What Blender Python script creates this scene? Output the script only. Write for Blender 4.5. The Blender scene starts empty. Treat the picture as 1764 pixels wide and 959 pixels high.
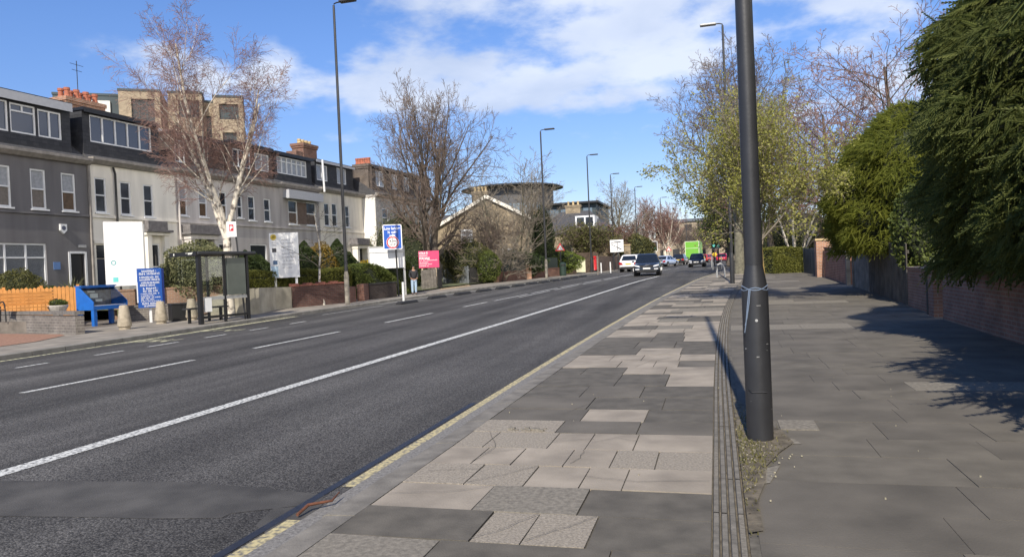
import bpy, math, random
import numpy as np
from mathutils import Vector, Matrix
PI = math.pi
rad = math.radians
random.seed(7)
SC = bpy.context.scene
COL = SC.collection

# ------------------------------------------------------------------ camera
PW, PH, FPX = 1764, 959, 1274.0           # photograph size, focal length in its pixels
EYE = np.array([0.0, 0.0, 1.55])
def cam_axes(vx=1233.0, vy=445.0, roll=rad(2.5)):
    dx, dy = vx-PW/2, vy-PH/2
    c, s = math.cos(roll), math.sin(roll)
    x, y = dx*c-dy*s, dx*s+dy*c
    t = math.atan(-y/FPX); a = math.atan(x/FPX*math.cos(t))
    f = np.array([-math.sin(a)*math.cos(t), math.cos(a)*math.cos(t), -math.sin(t)])
    r = np.array([math.cos(a), math.sin(a), 0.0]); u = np.cross(r, f)
    return c*r-s*u, s*r+c*u, f
CR, CU, CF = cam_axes()
cd = bpy.data.cameras.new('camera'); cam = bpy.data.objects.new('camera', cd); COL.objects.link(cam)
cd.sensor_width = 36; cd.sensor_fit = 'HORIZONTAL'; cd.lens = 36*FPX/PW
cd.clip_start = 0.1; cd.clip_end = 6000
cam.matrix_world = Matrix(((CR[0], CU[0], -CF[0], EYE[0]), (CR[1], CU[1], -CF[1], EYE[1]),
                           (CR[2], CU[2], -CF[2], EYE[2]), (0, 0, 0, 1)))
SC.camera = cam

# ------------------------------------------------------------------ light
SUN_EL, SUN_AZ = rad(40), Vector((0.045, -1.0, 0)).normalized()
sun_dir = Vector((SUN_AZ.x*math.cos(SUN_EL), SUN_AZ.y*math.cos(SUN_EL), math.sin(SUN_EL)))
sl = bpy.data.lights.new('sun', 'SUN'); sl.energy = 4.1; sl.angle = rad(0.5); sl.color = (1.0, 0.92, 0.79)
so = bpy.data.objects.new('sun', sl); COL.objects.link(so)
so.rotation_euler = (-sun_dir).to_track_quat('-Z', 'Y').to_euler()
SC.view_settings.view_transform = 'Standard'; SC.view_settings.look = 'None'
SC.view_settings.gamma = 1; SC.view_settings.use_curve_mapping = False
SC.view_settings.exposure = 0.5

def ray(px, py):
    d = CR*(px-PW/2)-CU*(py-PH/2)+CF*FPX
    return d/np.dot(d, CF)

W = bpy.data.worlds.new('World'); SC.world = W; W.use_nodes = True
nt = W.node_tree; N = nt.nodes; Lk = nt.links.new
bg = N['Background']; bg.inputs['Strength'].default_value = 0.15
sky = N.new('ShaderNodeTexSky'); sky.sky_type = 'NISHITA'; sky.sun_disc = False
sky.sun_elevation = SUN_EL; sky.sun_rotation = math.atan2(SUN_AZ.x, SUN_AZ.y)
sky.air_density = 0.9; sky.dust_density = 0.05; sky.ozone_density = 2.6
hs = N.new('ShaderNodeHueSaturation'); hs.inputs['Saturation'].default_value = 1.2
hs.inputs['Value'].default_value = 0.85
tc = N.new('ShaderNodeTexCoord')
sxyz = N.new('ShaderNodeSeparateXYZ'); Lk(tc.outputs['Generated'], sxyz.inputs[0])
hz = N.new('ShaderNodeMapRange'); hz.interpolation_type = 'SMOOTHSTEP'; hz.inputs['From Max'].default_value = .36; hz.inputs['To Min'].default_value = .66
Lk(sxyz.outputs['Z'], hz.inputs['Value'])
tint = N.new('ShaderNodeMix'); tint.data_type = 'RGBA'; tint.blend_type = 'MULTIPLY'; tint.inputs['Factor'].default_value = 1; tint.inputs['B'].default_value = (1.03, .93, 1.0, 1)
Lk(sky.outputs[0], tint.inputs['A'])
hzv = N.new('ShaderNodeVectorMath'); hzv.operation = 'SCALE'; Lk(tint.outputs['Result'], hzv.inputs[0]); Lk(hz.outputs[0], hzv.inputs['Scale'])
Lk(hzv.outputs[0], hs.inputs['Color'])
def vm(op, a, b=None):
    n = N.new('ShaderNodeVectorMath'); n.operation = op
    for i, q in enumerate((a, b)):
        if q is None: continue
        if hasattr(q, 'links'): Lk(q, n.inputs[i])
        else: n.inputs[i].default_value = q
    return n
def mt(op, a, b=None, clamp=False):
    n = N.new('ShaderNodeMath'); n.operation = op; n.use_clamp = clamp
    for i, q in enumerate((a, b)):
        if q is None: continue
        if hasattr(q, 'links'): Lk(q, n.inputs[i])
        else: n.inputs[i].default_value = q
    return n.outputs[0]
ZS = 2.6                                            # clouds lie in wide flat banks
st = vm('MULTIPLY', tc.outputs['Generated'], (1, 1, ZS))
nd = vm('NORMALIZE', st.outputs[0]).outputs[0]
warp = N.new('ShaderNodeTexNoise'); warp.inputs['Scale'].default_value = 3.4; warp.inputs['Detail'].default_value = 6
Lk(nd, warp.inputs['Vector'])
wv = vm('MULTIPLY_ADD', warp.outputs['Color'], (0.16, 0.16, 0.16)); wv.inputs[2].default_value = (-0.08, -0.08, -0.08)
ndw = vm('NORMALIZE', vm('ADD', nd, wv.outputs[0]).outputs[0]).outputs[0]
# cloud banks: direction (as a compass bearing and height, from the view), size, weight
banks = [(880, 45, 10, .82), (1010, 20, 9.5, 0.8), (720, 80, 6, .5), (1070, 150, 7.5, .95), (940, 145, 6.5, .8), (620, 155, 6.5, .7),
         (545, 110, 4.5, .55), (1150, 165, 4.5, .8), (255, 118, 4, .6), (470, 130, 3.5, .4), (850, 190, 4, .4), (1400, 80, 11, .62),
         (1480, 120, 9, .6), (1350, 150, 6, .6), (1250, 10, 9, .55), (1600, 40, 7, .5), (770, 110, 5, .6)]
acc = None
for px, py, sz, w in banks:
    d = ray(px, py); d = d/np.linalg.norm(d); d = d*np.array([1, 1, ZS]); d = d/np.linalg.norm(d)
    dt = vm('DOT_PRODUCT', ndw, tuple(d)).outputs['Value']
    mr = N.new('ShaderNodeMapRange'); mr.interpolation_type = 'SMOOTHSTEP'
    mr.inputs['From Min'].default_value = math.cos(rad(sz*1.5)); mr.inputs['From Max'].default_value = 1.0
    mr.inputs['To Max'].default_value = w*.74
    Lk(dt, mr.inputs['Value'])
    acc = mr.outputs[0] if acc is None else mt('MAXIMUM', acc, mr.outputs[0])
fb = N.new('ShaderNodeTexNoise'); fb.inputs['Scale'].default_value = 8.5; fb.inputs['Detail'].default_value = 9; fb.inputs['Roughness'].default_value = .55
Lk(nd, fb.inputs['Vector'])
f2 = mt('MULTIPLY', mt('SUBTRACT', fb.outputs['Fac'], 0.5), 2.3)
den = mt('ADD', acc, mt('MULTIPLY', f2, mt('MINIMUM', mt('ADD', mt('MULTIPLY', acc, 2.4), 0.12), 1.0)))
cr = N.new('ShaderNodeMapRange'); cr.interpolation_type = 'SMOOTHSTEP'
cr.inputs['From Min'].default_value = 0.24; cr.inputs['From Max'].default_value = 0.74; cr.inputs['To Max'].default_value = 0.78
Lk(den, cr.inputs['Value'])
sh = N.new('ShaderNodeTexNoise'); sh.inputs['Scale'].default_value = 5.5; sh.inputs['Detail'].default_value = 6
Lk(ndw, sh.inputs['Vector'])
cc_ = N.new('ShaderNodeMix'); cc_.data_type = 'RGBA'
cc_.inputs['A'].default_value = (3.1, 3.5, 4.3, 1); cc_.inputs['B'].default_value = (4.5, 4.75, 5.2, 1)
shr = N.new('ShaderNodeMapRange'); shr.inputs['From Min'].default_value = .35; shr.inputs['From Max'].default_value = .62
Lk(sh.outputs['Fac'], shr.inputs['Value']); Lk(shr.outputs[0], cc_.inputs['Factor'])
mx = N.new('ShaderNodeMix'); mx.data_type = 'RGBA'
Lk(cr.outputs[0], mx.inputs['Factor']); Lk(hs.outputs[0], mx.inputs['A']); Lk(cc_.outputs['Result'], mx.inputs['B'])
# added fill light: an invented, unseen cloud right and behind, brightening the house fronts
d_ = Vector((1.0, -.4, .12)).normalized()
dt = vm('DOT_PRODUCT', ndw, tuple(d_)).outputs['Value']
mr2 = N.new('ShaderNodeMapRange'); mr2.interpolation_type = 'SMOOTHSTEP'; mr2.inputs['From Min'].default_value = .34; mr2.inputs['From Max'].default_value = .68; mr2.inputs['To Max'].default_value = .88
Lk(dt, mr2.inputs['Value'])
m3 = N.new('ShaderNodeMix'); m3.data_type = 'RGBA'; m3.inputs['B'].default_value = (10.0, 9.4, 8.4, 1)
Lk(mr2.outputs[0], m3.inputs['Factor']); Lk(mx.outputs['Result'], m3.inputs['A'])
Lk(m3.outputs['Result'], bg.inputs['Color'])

# ------------------------------------------------------------------ terrain: the road climbs a little and bends right
ZY = [-60, 10, 20, 30, 45, 60, 77, 102, 150, 400, 1500]; ZV = [0, 0, .05, .18, .45, .65, .75, .85, 1.0, 1.35, 1.45]
CY = [-60, 12, 20, 30, 45, 60, 77, 102, 115, 150, 250, 400, 1500]; CV = [0, 0, .15, .6, 1.7, 3.3, 5.3, 8, 9.4, 13, 26, 50, 300]
UY = [-60, 13, 24, 34, 46, 60, 100, 1500]; UV = [-15.7, -15.8, -16.25, -15.7, -14.6, -14.2, -14.4, -14.4]
def smooth(y, A, B):
    h = 3.0 if y > 6 else 0.01
    return float(sum(np.interp(y+k*h, A, B) for k in (-1, -.5, 0, .5, 1))/5)
def zp(y): return smooth(y, ZY, ZV)
def cx(y): return smooth(y, CY, CV)
def ul(y): return smooth(y, UY, UV)
def at(px, py, dz=0.04):                  # where a line of sight meets the ground
    d = ray(px, py); lo, hi = 1.0, 400.0
    for y in np.arange(1, 400, .25):
        if EYE[2]+y/d[1]*d[2] <= zp(y)+dz: hi = y; break
    lo = hi-.25
    for _ in range(12):
        m = (lo+hi)/2
        if EYE[2]+m/d[1]*d[2] <= zp(m)+dz: hi = m
        else: lo = m
    return Vector((hi/d[1]*d[0], hi, zp(hi)+dz))
def P(px, py, dep):                       # a point at a depth
    return Vector(tuple(EYE+ray(px, py)*dep))
def dep(p): return float((np.array(p)-EYE)@CF)

# ------------------------------------------------------------------ materials
MATS = {}
def mat(name, col, rough=.8, var=.15, scale=8, bump=0.0, bscale=40, metal=0, spec=None, island=0, col2=None, detail=4, stretch=0):
    if name in MATS: return MATS[name]
    m = bpy.data.materials.new(name); m.use_nodes = True; MATS[name] = m
    t = m.node_tree; b = t.nodes['Principled BSDF']
    b.inputs['Roughness'].default_value = rough; b.inputs['Metallic'].default_value = metal
    if spec is not None: b.inputs['Specular IOR Level'].default_value = spec
    tcn = t.nodes.new('ShaderNodeTexCoord')
    if var or col2:
        n = t.nodes.new('ShaderNodeTexNoise'); n.inputs['Scale'].default_value = scale; n.inputs['Detail'].default_value = detail
        if stretch:
            mpn = t.nodes.new('ShaderNodeMapping'); mpn.inputs['Scale'].default_value = (1, 1, stretch); t.links.new(tcn.outputs['Object'], mpn.inputs['Vector']); t.links.new(mpn.outputs[0], n.inputs['Vector'])
        else: t.links.new(tcn.outputs['Object'], n.inputs['Vector'])
        mr = t.nodes.new('ShaderNodeMapRange'); mr.inputs['From Min'].default_value = .3; mr.inputs['From Max'].default_value = .7
        t.links.new(n.outputs['Fac'], mr.inputs['Value'])
        fac = mr.outputs[0]
        if island:
            g = t.nodes.new('ShaderNodeNewGeometry'); mxv = t.nodes.new('ShaderNodeMix')
            mxv.inputs['Factor'].default_value = island
            t.links.new(fac, mxv.inputs['A']); t.links.new(g.outputs['Random Per Island'], mxv.inputs['B']); fac = mxv.outputs['Result']
        mx = t.nodes.new('ShaderNodeMix'); mx.data_type = 'RGBA'
        c2 = col2 or tuple(min(1, c*(1+var)) for c in col)
        c1 = col if col2 else tuple(c*(1-var) for c in col)
        mx.inputs['A'].default_value = (*c1, 1); mx.inputs['B'].default_value = (*c2, 1)
        t.links.new(fac, mx.inputs['Factor']); t.links.new(mx.outputs['Result'], b.inputs['Base Color'])
    else: b.inputs['Base Color'].default_value = (*col, 1)
    if bump:
        n2 = t.nodes.new('ShaderNodeTexNoise'); n2.inputs['Scale'].default_value = bscale; n2.inputs['Detail'].default_value = 5
        t.links.new(tcn.outputs['Object'], n2.inputs['Vector'])
        bp = t.nodes.new('ShaderNodeBump'); bp.inputs['Strength'].default_value = bump; bp.inputs['Distance'].default_value = .02
        t.links.new(n2.outputs['Fac'], bp.inputs['Height']); t.links.new(bp.outputs[0], b.inputs['Normal'])
    return m
def leafmat(name, c1, c2, trans=.25, rough=.6, scale=.9):
    if name in MATS: return MATS[name]
    m = mat(name, c1, rough, 0, scale, col2=c2, island=.6, spec=.25)
    t = m.node_tree; b = t.nodes['Principled BSDF']; out = t.nodes['Material Output']
    tr = t.nodes.new('ShaderNodeBsdfTranslucent'); ms = t.nodes.new('ShaderNodeMixShader'); ms.inputs[0].default_value = trans
    src = b.inputs['Base Color'].links[0].from_socket
    t.links.new(src, tr.inputs['Color']); t.links.new(b.outputs[0], ms.inputs[1]); t.links.new(tr.outputs[0], ms.inputs[2])
    t.links.new(ms.outputs[0], out.inputs['Surface'])
    return m
def brick(name, c1, c2, mortar, scale=1.0, bw=.225, bh=.075, axis='x', ms=.01, rough=.9):
    """axis: which object axis runs along the wall; 'both' picks by the face normal"""
    if name in MATS: return MATS[name]
    m = bpy.data.materials.new(name); m.use_nodes = True; MATS[name] = m
    t = m.node_tree; b = t.nodes['Principled BSDF']; b.inputs['Roughness'].default_value = rough
    tcn = t.nodes.new('ShaderNodeTexCoord'); sp = t.nodes.new('ShaderNodeSeparateXYZ'); t.links.new(tcn.outputs['Object'], sp.inputs[0])
    add = t.nodes.new('ShaderNodeMath'); add.operation = 'ADD'; t.links.new(sp.outputs['X'], add.inputs[0]); t.links.new(sp.outputs['Y'], add.inputs[1])
    cb = t.nodes.new('ShaderNodeCombineXYZ'); t.links.new(add.outputs[0], cb.inputs['X']); t.links.new(sp.outputs['Z'], cb.inputs['Y'])
    br = t.nodes.new('ShaderNodeTexBrick'); br.inputs['Scale'].default_value = scale
    br.inputs['Brick Width'].default_value = bw; br.inputs['Row Height'].default_value = bh; br.inputs['Mortar Size'].default_value = ms
    br.inputs['Color1'].default_value = (*c1, 1); br.inputs['Color2'].default_value = (*c2, 1); br.inputs['Mortar'].default_value = (*mortar, 1)
    br.inputs['Bias'].default_value = -.1
    t.links.new(cb.outputs[0], br.inputs['Vector'])
    n = t.nodes.new('ShaderNodeTexNoise'); n.inputs['Scale'].default_value = 2.2; n.inputs['Detail'].default_value = 6
    t.links.new(tcn.outputs['Object'], n.inputs['Vector'])
    hv = t.nodes.new('ShaderNodeHueSaturation'); t.links.new(br.outputs['Color'], hv.inputs['Color'])
    mr = t.nodes.new('ShaderNodeMapRange'); mr.inputs['From Min'].default_value = .3; mr.inputs['From Max'].default_value = .7
    mr.inputs['To Min'].default_value = .72; mr.inputs['To Max'].default_value = 1.2
    t.links.new(n.outputs['Fac'], mr.inputs['Value']); t.links.new(mr.outputs[0], hv.inputs['Value'])
    t.links.new(hv.outputs[0], b.inputs['Base Color'])
    bp = t.nodes.new('ShaderNodeBump'); bp.inputs['Strength'].default_value = .5; bp.inputs['Distance'].default_value = .01; bp.invert = True
    t.links.new(br.outputs['Fac'], bp.inputs['Height']); t.links.new(bp.outputs[0], b.inputs['Normal'])
    return m
def glassmat(name, col=(.02, .025, .03), rough=.04, spec=.6):
    return mat(name, col, rough, 0, spec=spec)
def emit(name, col, s):
    m = mat(name, col, .5, 0); b = m.node_tree.nodes['Principled BSDF']
    b.inputs['Emission Color'].default_value = (*col, 1); b.inputs['Emission Strength'].default_value = s
    return m
def paint(name, col, rough=.35, var=.06, coat=0):
    m = mat(name, col, rough, var, 6)
    if coat: m.node_tree.nodes['Principled BSDF'].inputs['Coat Weight'].default_value = coat
    return m
def thin_glass(name, tint=(.82, .88, .86), refl=1.0):
    if name in MATS: return MATS[name]
    m = bpy.data.materials.new(name); m.use_nodes = True; MATS[name] = m
    t = m.node_tree; t.nodes.remove(t.nodes['Principled BSDF'])
    tr = t.nodes.new('ShaderNodeBsdfTransparent'); tr.inputs[0].default_value = (*tint, 1)
    gl = t.nodes.new('ShaderNodeBsdfGlossy'); gl.inputs['Roughness'].default_value = .02
    fr = t.nodes.new('ShaderNodeFresnel'); fr.inputs[0].default_value = 1.35
    ms = t.nodes.new('ShaderNodeMixShader'); t.links.new(fr.outputs[0], ms.inputs[0]); t.links.new(tr.outputs[0], ms.inputs[1]); t.links.new(gl.outputs[0], ms.inputs[2])
    t.links.new(ms.outputs[0], t.nodes['Material Output'].inputs['Surface'])
    return m

# ------------------------------------------------------------------ mesh helpers
class MB:
    def __init__(s): s.v = []; s.f = []; s.m = []
    def add(s, vs, fs, mi=0):
        o = len(s.v); s.v += [tuple(v) for v in vs]; s.f += [tuple(i+o for i in f) for f in fs]; s.m += [mi]*len(fs); return s
    def box(s, x0, x1, y0, y1, z0, z1, mi=0):
        return s.add([(x0, y0, z0), (x1, y0, z0), (x1, y1, z0), (x0, y1, z0), (x0, y0, z1), (x1, y0, z1), (x1, y1, z1), (x0, y1, z1)],
              [(0, 3, 2, 1), (4, 5, 6, 7), (0, 1, 5, 4), (1, 2, 6, 5), (2, 3, 7, 6), (3, 0, 4, 7)], mi)
    def bar(s, a, b, w, h, mi=0):          # rectangular bar between two points
        a, b = Vector(a), Vector(b); d = (b-a).normalized()
        u = Vector((0, 0, 1)) if abs(d.z) < .95 else Vector((1, 0, 0))
        r = d.cross(u).normalized()*w/2; q = r.cross(d).normalized()*h/2
        vs = [p+i*r+j*q for p in (a, b) for i, j in ((-1, -1), (1, -1), (1, 1), (-1, 1))]
        return s.add(vs, [(0, 1, 2, 3), (7, 6, 5, 4), (0, 4, 5, 1), (1, 5, 6, 2), (2, 6, 7, 3), (3, 7, 4, 0)], mi)
    def tube(s, pts, rs, n=8, mi=0, cap=True):
        pts = [Vector(p) for p in pts]
        if not hasattr(rs, '__len__'): rs = [rs]*len(pts)
        o = len(s.v); ring = []
        for i, p in enumerate(pts):
            d = (pts[min(i+1, len(pts)-1)]-pts[max(i-1, 0)]).normalized()
            u = Vector((0, 0, 1)) if abs(d.z) < .9 else Vector((1, 0, 0))
            r = d.cross(u).normalized(); q = r.cross(d)
            for k in range(n):
                a = 2*PI*k/n; s.v.append(tuple(p+(r*math.cos(a)+q*math.sin(a))*rs[i]))
        for i in range(len(pts)-1):
            for k in range(n):
                s.f.append((o+i*n+k, o+i*n+(k+1) % n, o+(i+1)*n+(k+1) % n, o+(i+1)*n+k)); s.m.append(mi)
        if cap:
            s.f.append(tuple(o+k for k in range(n))[::-1]); s.f.append(tuple(o+(len(pts)-1)*n+k for k in range(n))); s.m += [mi, mi]
        return s
    def lathe(s, prof, n=16, c=(0, 0), mi=0):
        return s.tube2([((c[0], c[1], z), r) for r, z in prof], n, mi)
    def tube2(s, pr, n, mi):
        o = len(s.v)
        for p, r in pr:
            for k in range(n):
                a = 2*PI*k/n; s.v.append((p[0]+r*math.cos(a), p[1]+r*math.sin(a), p[2]))
        for i in range(len(pr)-1):
            for k in range(n):
                s.f.append((o+i*n+k, o+i*n+(k+1) % n, o+(i+1)*n+(k+1) % n, o+(i+1)*n+k)); s.m.append(mi)
        s.f.append(tuple(o+k for k in range(n))[::-1]); s.f.append(tuple(o+(len(pr)-1)*n+k for k in range(n))); s.m += [mi, mi]
        return s
    def prism(s, poly, a0, a1, ax='x', mi=0):   # polygon in the other two axes
        n = len(poly)
        def mk(a, p): return (a, p[0], p[1]) if ax == 'x' else ((p[0], a, p[1]) if ax == 'y' else (p[0], p[1], a))
        vs = [mk(a0, p) for p in poly]+[mk(a1, p) for p in poly]
        return s.add(vs, [tuple(range(n))[::-1], tuple(range(n, 2*n))]+[(i, (i+1) % n, n+(i+1) % n, n+i) for i in range(n)], mi)
    def disc(s, c, r, nrm, n=20, mi=0, r2=0):
        c = Vector(c); d = Vector(nrm).normalized(); u = Vector((0, 0, 1)) if abs(d.z) < .9 else Vector((1, 0, 0))
        a = u.cross(d).normalized(); b = d.cross(a)
        vs = [c+(a*math.cos(2*PI*k/n)+b*math.sin(2*PI*k/n))*r for k in range(n)]
        if r2:
            vs += [c+(a*math.cos(2*PI*k/n)+b*math.sin(2*PI*k/n))*r2 for k in range(n)]
            return s.add(vs, [(k, (k+1) % n, n+(k+1) % n, n+k) for k in range(n)], mi)
        return s.add(vs, [tuple(range(n))], mi)
    def ob(s, name, mats, parent=None, smooth=False, bevel=0, sub=0):
        me = bpy.data.meshes.new(name); me.from_pydata(s.v, [], s.f)
        for m in (mats if isinstance(mats, (list, tuple)) else [mats]): me.materials.append(m)
        if any(s.m): me.polygons.foreach_set('material_index', s.m)
        me.update()
        if smooth:
            me.polygons.foreach_set('use_smooth', [True]*len(me.polygons))
            if not sub: me.set_sharp_from_angle(angle=rad(42))
        o = bpy.data.objects.new(name, me); COL.objects.link(o)
        if parent: o.parent = parent
        if bevel:
            b = o.modifiers.new('bevel', 'BEVEL'); b.width = bevel; b.segments = 2; b.limit_method = 'ANGLE'
        if sub:
            b = o.modifiers.new('sub', 'SUBSURF'); b.levels = sub; b.render_levels = sub
        return o
def np_mesh(name, V, polys, mats, parent=None, mi=None, smooth=False):
    """V (n,3) array; polys a list of (m,k) index arrays"""
    me = bpy.data.meshes.new(name); me.vertices.add(len(V)); me.vertices.foreach_set('co', np.asarray(V, np.float32).ravel())
    lo = np.concatenate([p.ravel() for p in polys]); tot = np.concatenate([np.full(len(p), p.shape[1]) for p in polys])
    me.loops.add(len(lo)); me.loops.foreach_set('vertex_index', lo.astype(np.int32))
    me.polygons.add(len(tot)); me.polygons.foreach_set('loop_start', np.concatenate([[0], np.cumsum(tot)[:-1]]).astype(np.int32))
    me.polygons.foreach_set('loop_total', tot.astype(np.int32))
    for m in (mats if isinstance(mats, (list, tuple)) else [mats]): me.materials.append(m)
    if mi is not None: me.polygons.foreach_set('material_index', np.asarray(mi, np.int32))
    if smooth: me.polygons.foreach_set('use_smooth', np.ones(len(tot), bool))
    me.update(calc_edges=True)
    o = bpy.data.objects.new(name, me); COL.objects.link(o)
    if parent: o.parent = parent
    return o
def thing(name, label, cat, loc=(0, 0, 0), rz=0, group=None):
    o = bpy.data.objects.new(name, None); COL.objects.link(o); o.empty_display_size = .2
    o.location = loc; o.rotation_euler = (0, 0, rz); o['label'] = label; o['category'] = cat
    if group: o['group'] = group
    return o
def tag(o, label, cat, group=None):
    o['label'] = label; o['category'] = cat
    if group: o['group'] = group
    return o
def struct(o, kind='structure'): o['kind'] = kind; return o
KIDS = {}
def copy_tree(o, parent=None):
    c = o.copy(); COL.objects.link(c); c.parent = parent
    for ch in [q for q in COL.objects if q.parent == o]: copy_tree(ch, c)
    return c
def text(s, size, m, parent, loc, rot, name='lettering', sx=1.0, align='LEFT', bold=0.0, depth=0.0):
    cu = bpy.data.curves.new(name, 'FONT'); cu.body = s; cu.size = size; cu.align_x = align; cu.offset = bold; cu.extrude = depth
    tmp = bpy.data.objects.new(name, cu); COL.objects.link(tmp)
    dg = bpy.context.evaluated_depsgraph_get(); me = bpy.data.meshes.new_from_object(tmp.evaluated_get(dg))
    bpy.data.objects.remove(tmp); bpy.data.curves.remove(cu)
    me.materials.clear(); me.materials.append(m); me.name = name
    o = bpy.data.objects.new(name, me); COL.objects.link(o); o.parent = parent
    o.location = loc; o.rotation_euler = rot; o.scale = (sx, 1, 1)
    return o
# ------------------------------------------------------------------ ground, road, pavements
def ysamp(y0, y1):
    ys = []; y = y0
    while y < y1:
        ys.append(y); y += 1.0 if y < 70 else (4 if y < 160 else 40)
    return ys+[y1]
def strip(mb, fu0, fu1, y0, y1, dz0, dz1=None, mi=0, ys=None):
    """a sheet between two lines that run with the road; fu = offset from the right channel"""
    if dz1 is None: dz1 = dz0
    g = lambda f, y: f(y) if callable(f) else f
    ys = ys or ysamp(y0, y1); vs = []
    for y in ys:
        vs += [(g(fu0, y)+cx(y), y, zp(y)+dz0), (g(fu1, y)+cx(y), y, zp(y)+dz1)]
    return mb.add(vs, [(2*i, 2*i+1, 2*i+3, 2*i+2) for i in range(len(ys)-1)], mi)

def asphalt():
    m = bpy.data.materials.new('asphalt'); m.use_nodes = True; t = m.node_tree; b = t.nodes['Principled BSDF']; L = t.links.new
    tcn = t.nodes.new('ShaderNodeTexCoord')
    def noise(sc, det=4, vec=None, ro=.5):
        n = t.nodes.new('ShaderNodeTexNoise'); n.inputs['Scale'].default_value = sc; n.inputs['Detail'].default_value = det; n.inputs['Roughness'].default_value = ro
        L(vec or tcn.outputs['Object'], n.inputs['Vector']); return n.outputs['Fac']
    mp = t.nodes.new('ShaderNodeMapping'); mp.inputs['Scale'].default_value = (1, .05, 1); L(tcn.outputs['Object'], mp.inputs['Vector'])
    def mr(v, a, b_, c, d):
        n = t.nodes.new('ShaderNodeMapRange'); n.inputs['From Min'].default_value = a; n.inputs['From Max'].default_value = b_
        n.inputs['To Min'].default_value = c; n.inputs['To Max'].default_value = d; L(v, n.inputs['Value']); return n.outputs[0]
    def mth(op, a, c):
        n = t.nodes.new('ShaderNodeMath'); n.operation = op; L(a, n.inputs[0])
        if hasattr(c, 'links'): L(c, n.inputs[1])
        else: n.inputs[1].default_value = c
        return n.outputs[0]
    vo = t.nodes.new('ShaderNodeTexVoronoi'); vo.inputs['Scale'].default_value = 75; L(tcn.outputs['Object'], vo.inputs['Vector'])
    sep = t.nodes.new('ShaderNodeSeparateColor'); L(vo.outputs['Color'], sep.inputs[0])
    stone = mr(sep.outputs[0], .0, 1.0, .45, 1.75)
    edge = mr(vo.outputs['Distance'], .25, .75, 1.0, .45)
    tracks = mr(noise(1.1, 3, mp.outputs[0]), .35, .65, .72, 1.4)
    big = mr(noise(.35, 5), .3, .7, .82, 1.18)
    v = mth('MULTIPLY', mth('MULTIPLY', stone, edge), mth('MULTIPLY', tracks, big))
    mx = t.nodes.new('ShaderNodeMix'); mx.data_type = 'RGBA'; mx.clamp_factor = False
    mx.inputs['A'].default_value = (0, 0, 0, 1); mx.inputs['B'].default_value = (.088, .084, .079, 1)
    L(v, mx.inputs['Factor']); L(mx.outputs['Result'], b.inputs['Base Color'])
    b.inputs['Roughness'].default_value = .85; b.inputs['Specular IOR Level'].default_value = .3
    bp = t.nodes.new('ShaderNodeBump'); bp.inputs['Strength'].default_value = .55; bp.inputs['Distance'].default_value = .012; bp.invert = True
    L(vo.outputs['Distance'], bp.inputs['Height']); L(bp.outputs[0], b.inputs['Normal'])
    return m
M_asph = asphalt()
def worn(name, col, under=(.07, .07, .07), thr=.42, sc=26, soft=.1):
    m = mat(name, under, .75, 0, sc, col2=col, detail=8)
    for n in m.node_tree.nodes:
        if n.type == 'MAP_RANGE': n.inputs['From Min'].default_value = thr-soft; n.inputs['From Max'].default_value = thr+soft
    return m
M_white = worn('road_paint_white', (.62, .62, .58), thr=.45)
M_faint = worn('road_paint_faint', (.5, .5, .47), thr=.47)
M_yel = worn('road_paint_yellow', (.52, .44, .23), (.16, .15, .125), thr=.47)
M_yel2 = worn('road_paint_pale_yellow', (.55, .53, .33), thr=.46, sc=12)
M_patch = mat('tar_patch', (.066, .062, .056), .85, .4, 2.5, bump=.3, bscale=90)
M_kerb = mat('kerb_stone', (.18, .165, .14), .85, .3, 5, bump=.3, bscale=60, detail=9)
M_kerbL = mat('kerb_stone_grey', (.2, .19, .17), .85, .25, 3, bump=.3, bscale=60)
M_gut = mat('gutter_grit', (.19, .18, .165), .9, .4, 40, bump=.4, bscale=90)
M_soil = mat('soil', (.125, .105, .075), .95, .5, 9, bump=.5)
M_base = mat('garden_ground', (.10, .11, .05), .95, .35, .8, bump=.4, bscale=6)
M_joint = mat('joint_sand', (.09, .08, .064), .95, .3, 20)
M_fdark = mat('pavement_dark', (.120, .107, .087), .9, .3, 1.4, bump=.25, bscale=70, detail=10)
M_fdk2 = mat('flag_dark_grey', (.107, .096, .078), .9, .25, 5, bump=.25, bscale=90, detail=10)
M_pink = mat('flag_pink_buff', (.295, .255, .203), .88, .25, 2.2, bump=.2, bscale=70, detail=10)
M_beige = mat('flag_exposed_beige', (.28, .245, .196), .9, .3, 55, bump=.5, bscale=80, detail=6)
M_lgt = mat('flag_light_grey', (.195, .175, .142), .9, .3, 30, bump=.3, bscale=80, detail=8)
M_red = mat('red_block_paving', (.27, .15, .10), .9, .25, 14, bump=.3)
M_fore = mat('forecourt_tarmac', (.15, .13, .11), .95, .25, 4, bump=.3, bscale=60)
M_lpav = mat('left_pavement_flags', (.23, .205, .17), .9, .28, 1.6, bump=.2, detail=9)
M_conc = mat('concrete_strip', (.2, .195, .18), .9, .25, 6)

# ground sheet, far to the horizon
g = MB(); xs = [-1600, -500, -150, -60, -28]; 
ys = [-80]+ysamp(-20, 160)+[240, 400, 700, 1500]
xs = [-1700, -600, -200, -90, -50, -30, -15, 0, 6, 30, 90, 300, 1700]
for y in ys:
    for x in xs: g.v.append((x, y, zp(y)-.2))
nx = len(xs)
for j in range(len(ys)-1):
    for i in range(nx-1): g.f.append((j*nx+i, j*nx+i+1, (j+1)*nx+i+1, (j+1)*nx+i)); g.m.append(0)
struct(g.ob('ground', M_base))
m = MB(); strip(m, lambda y: ul(y)-.05, -2.5, -20, 1500, -.08); struct(m.ob('road', M_asph))
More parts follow.
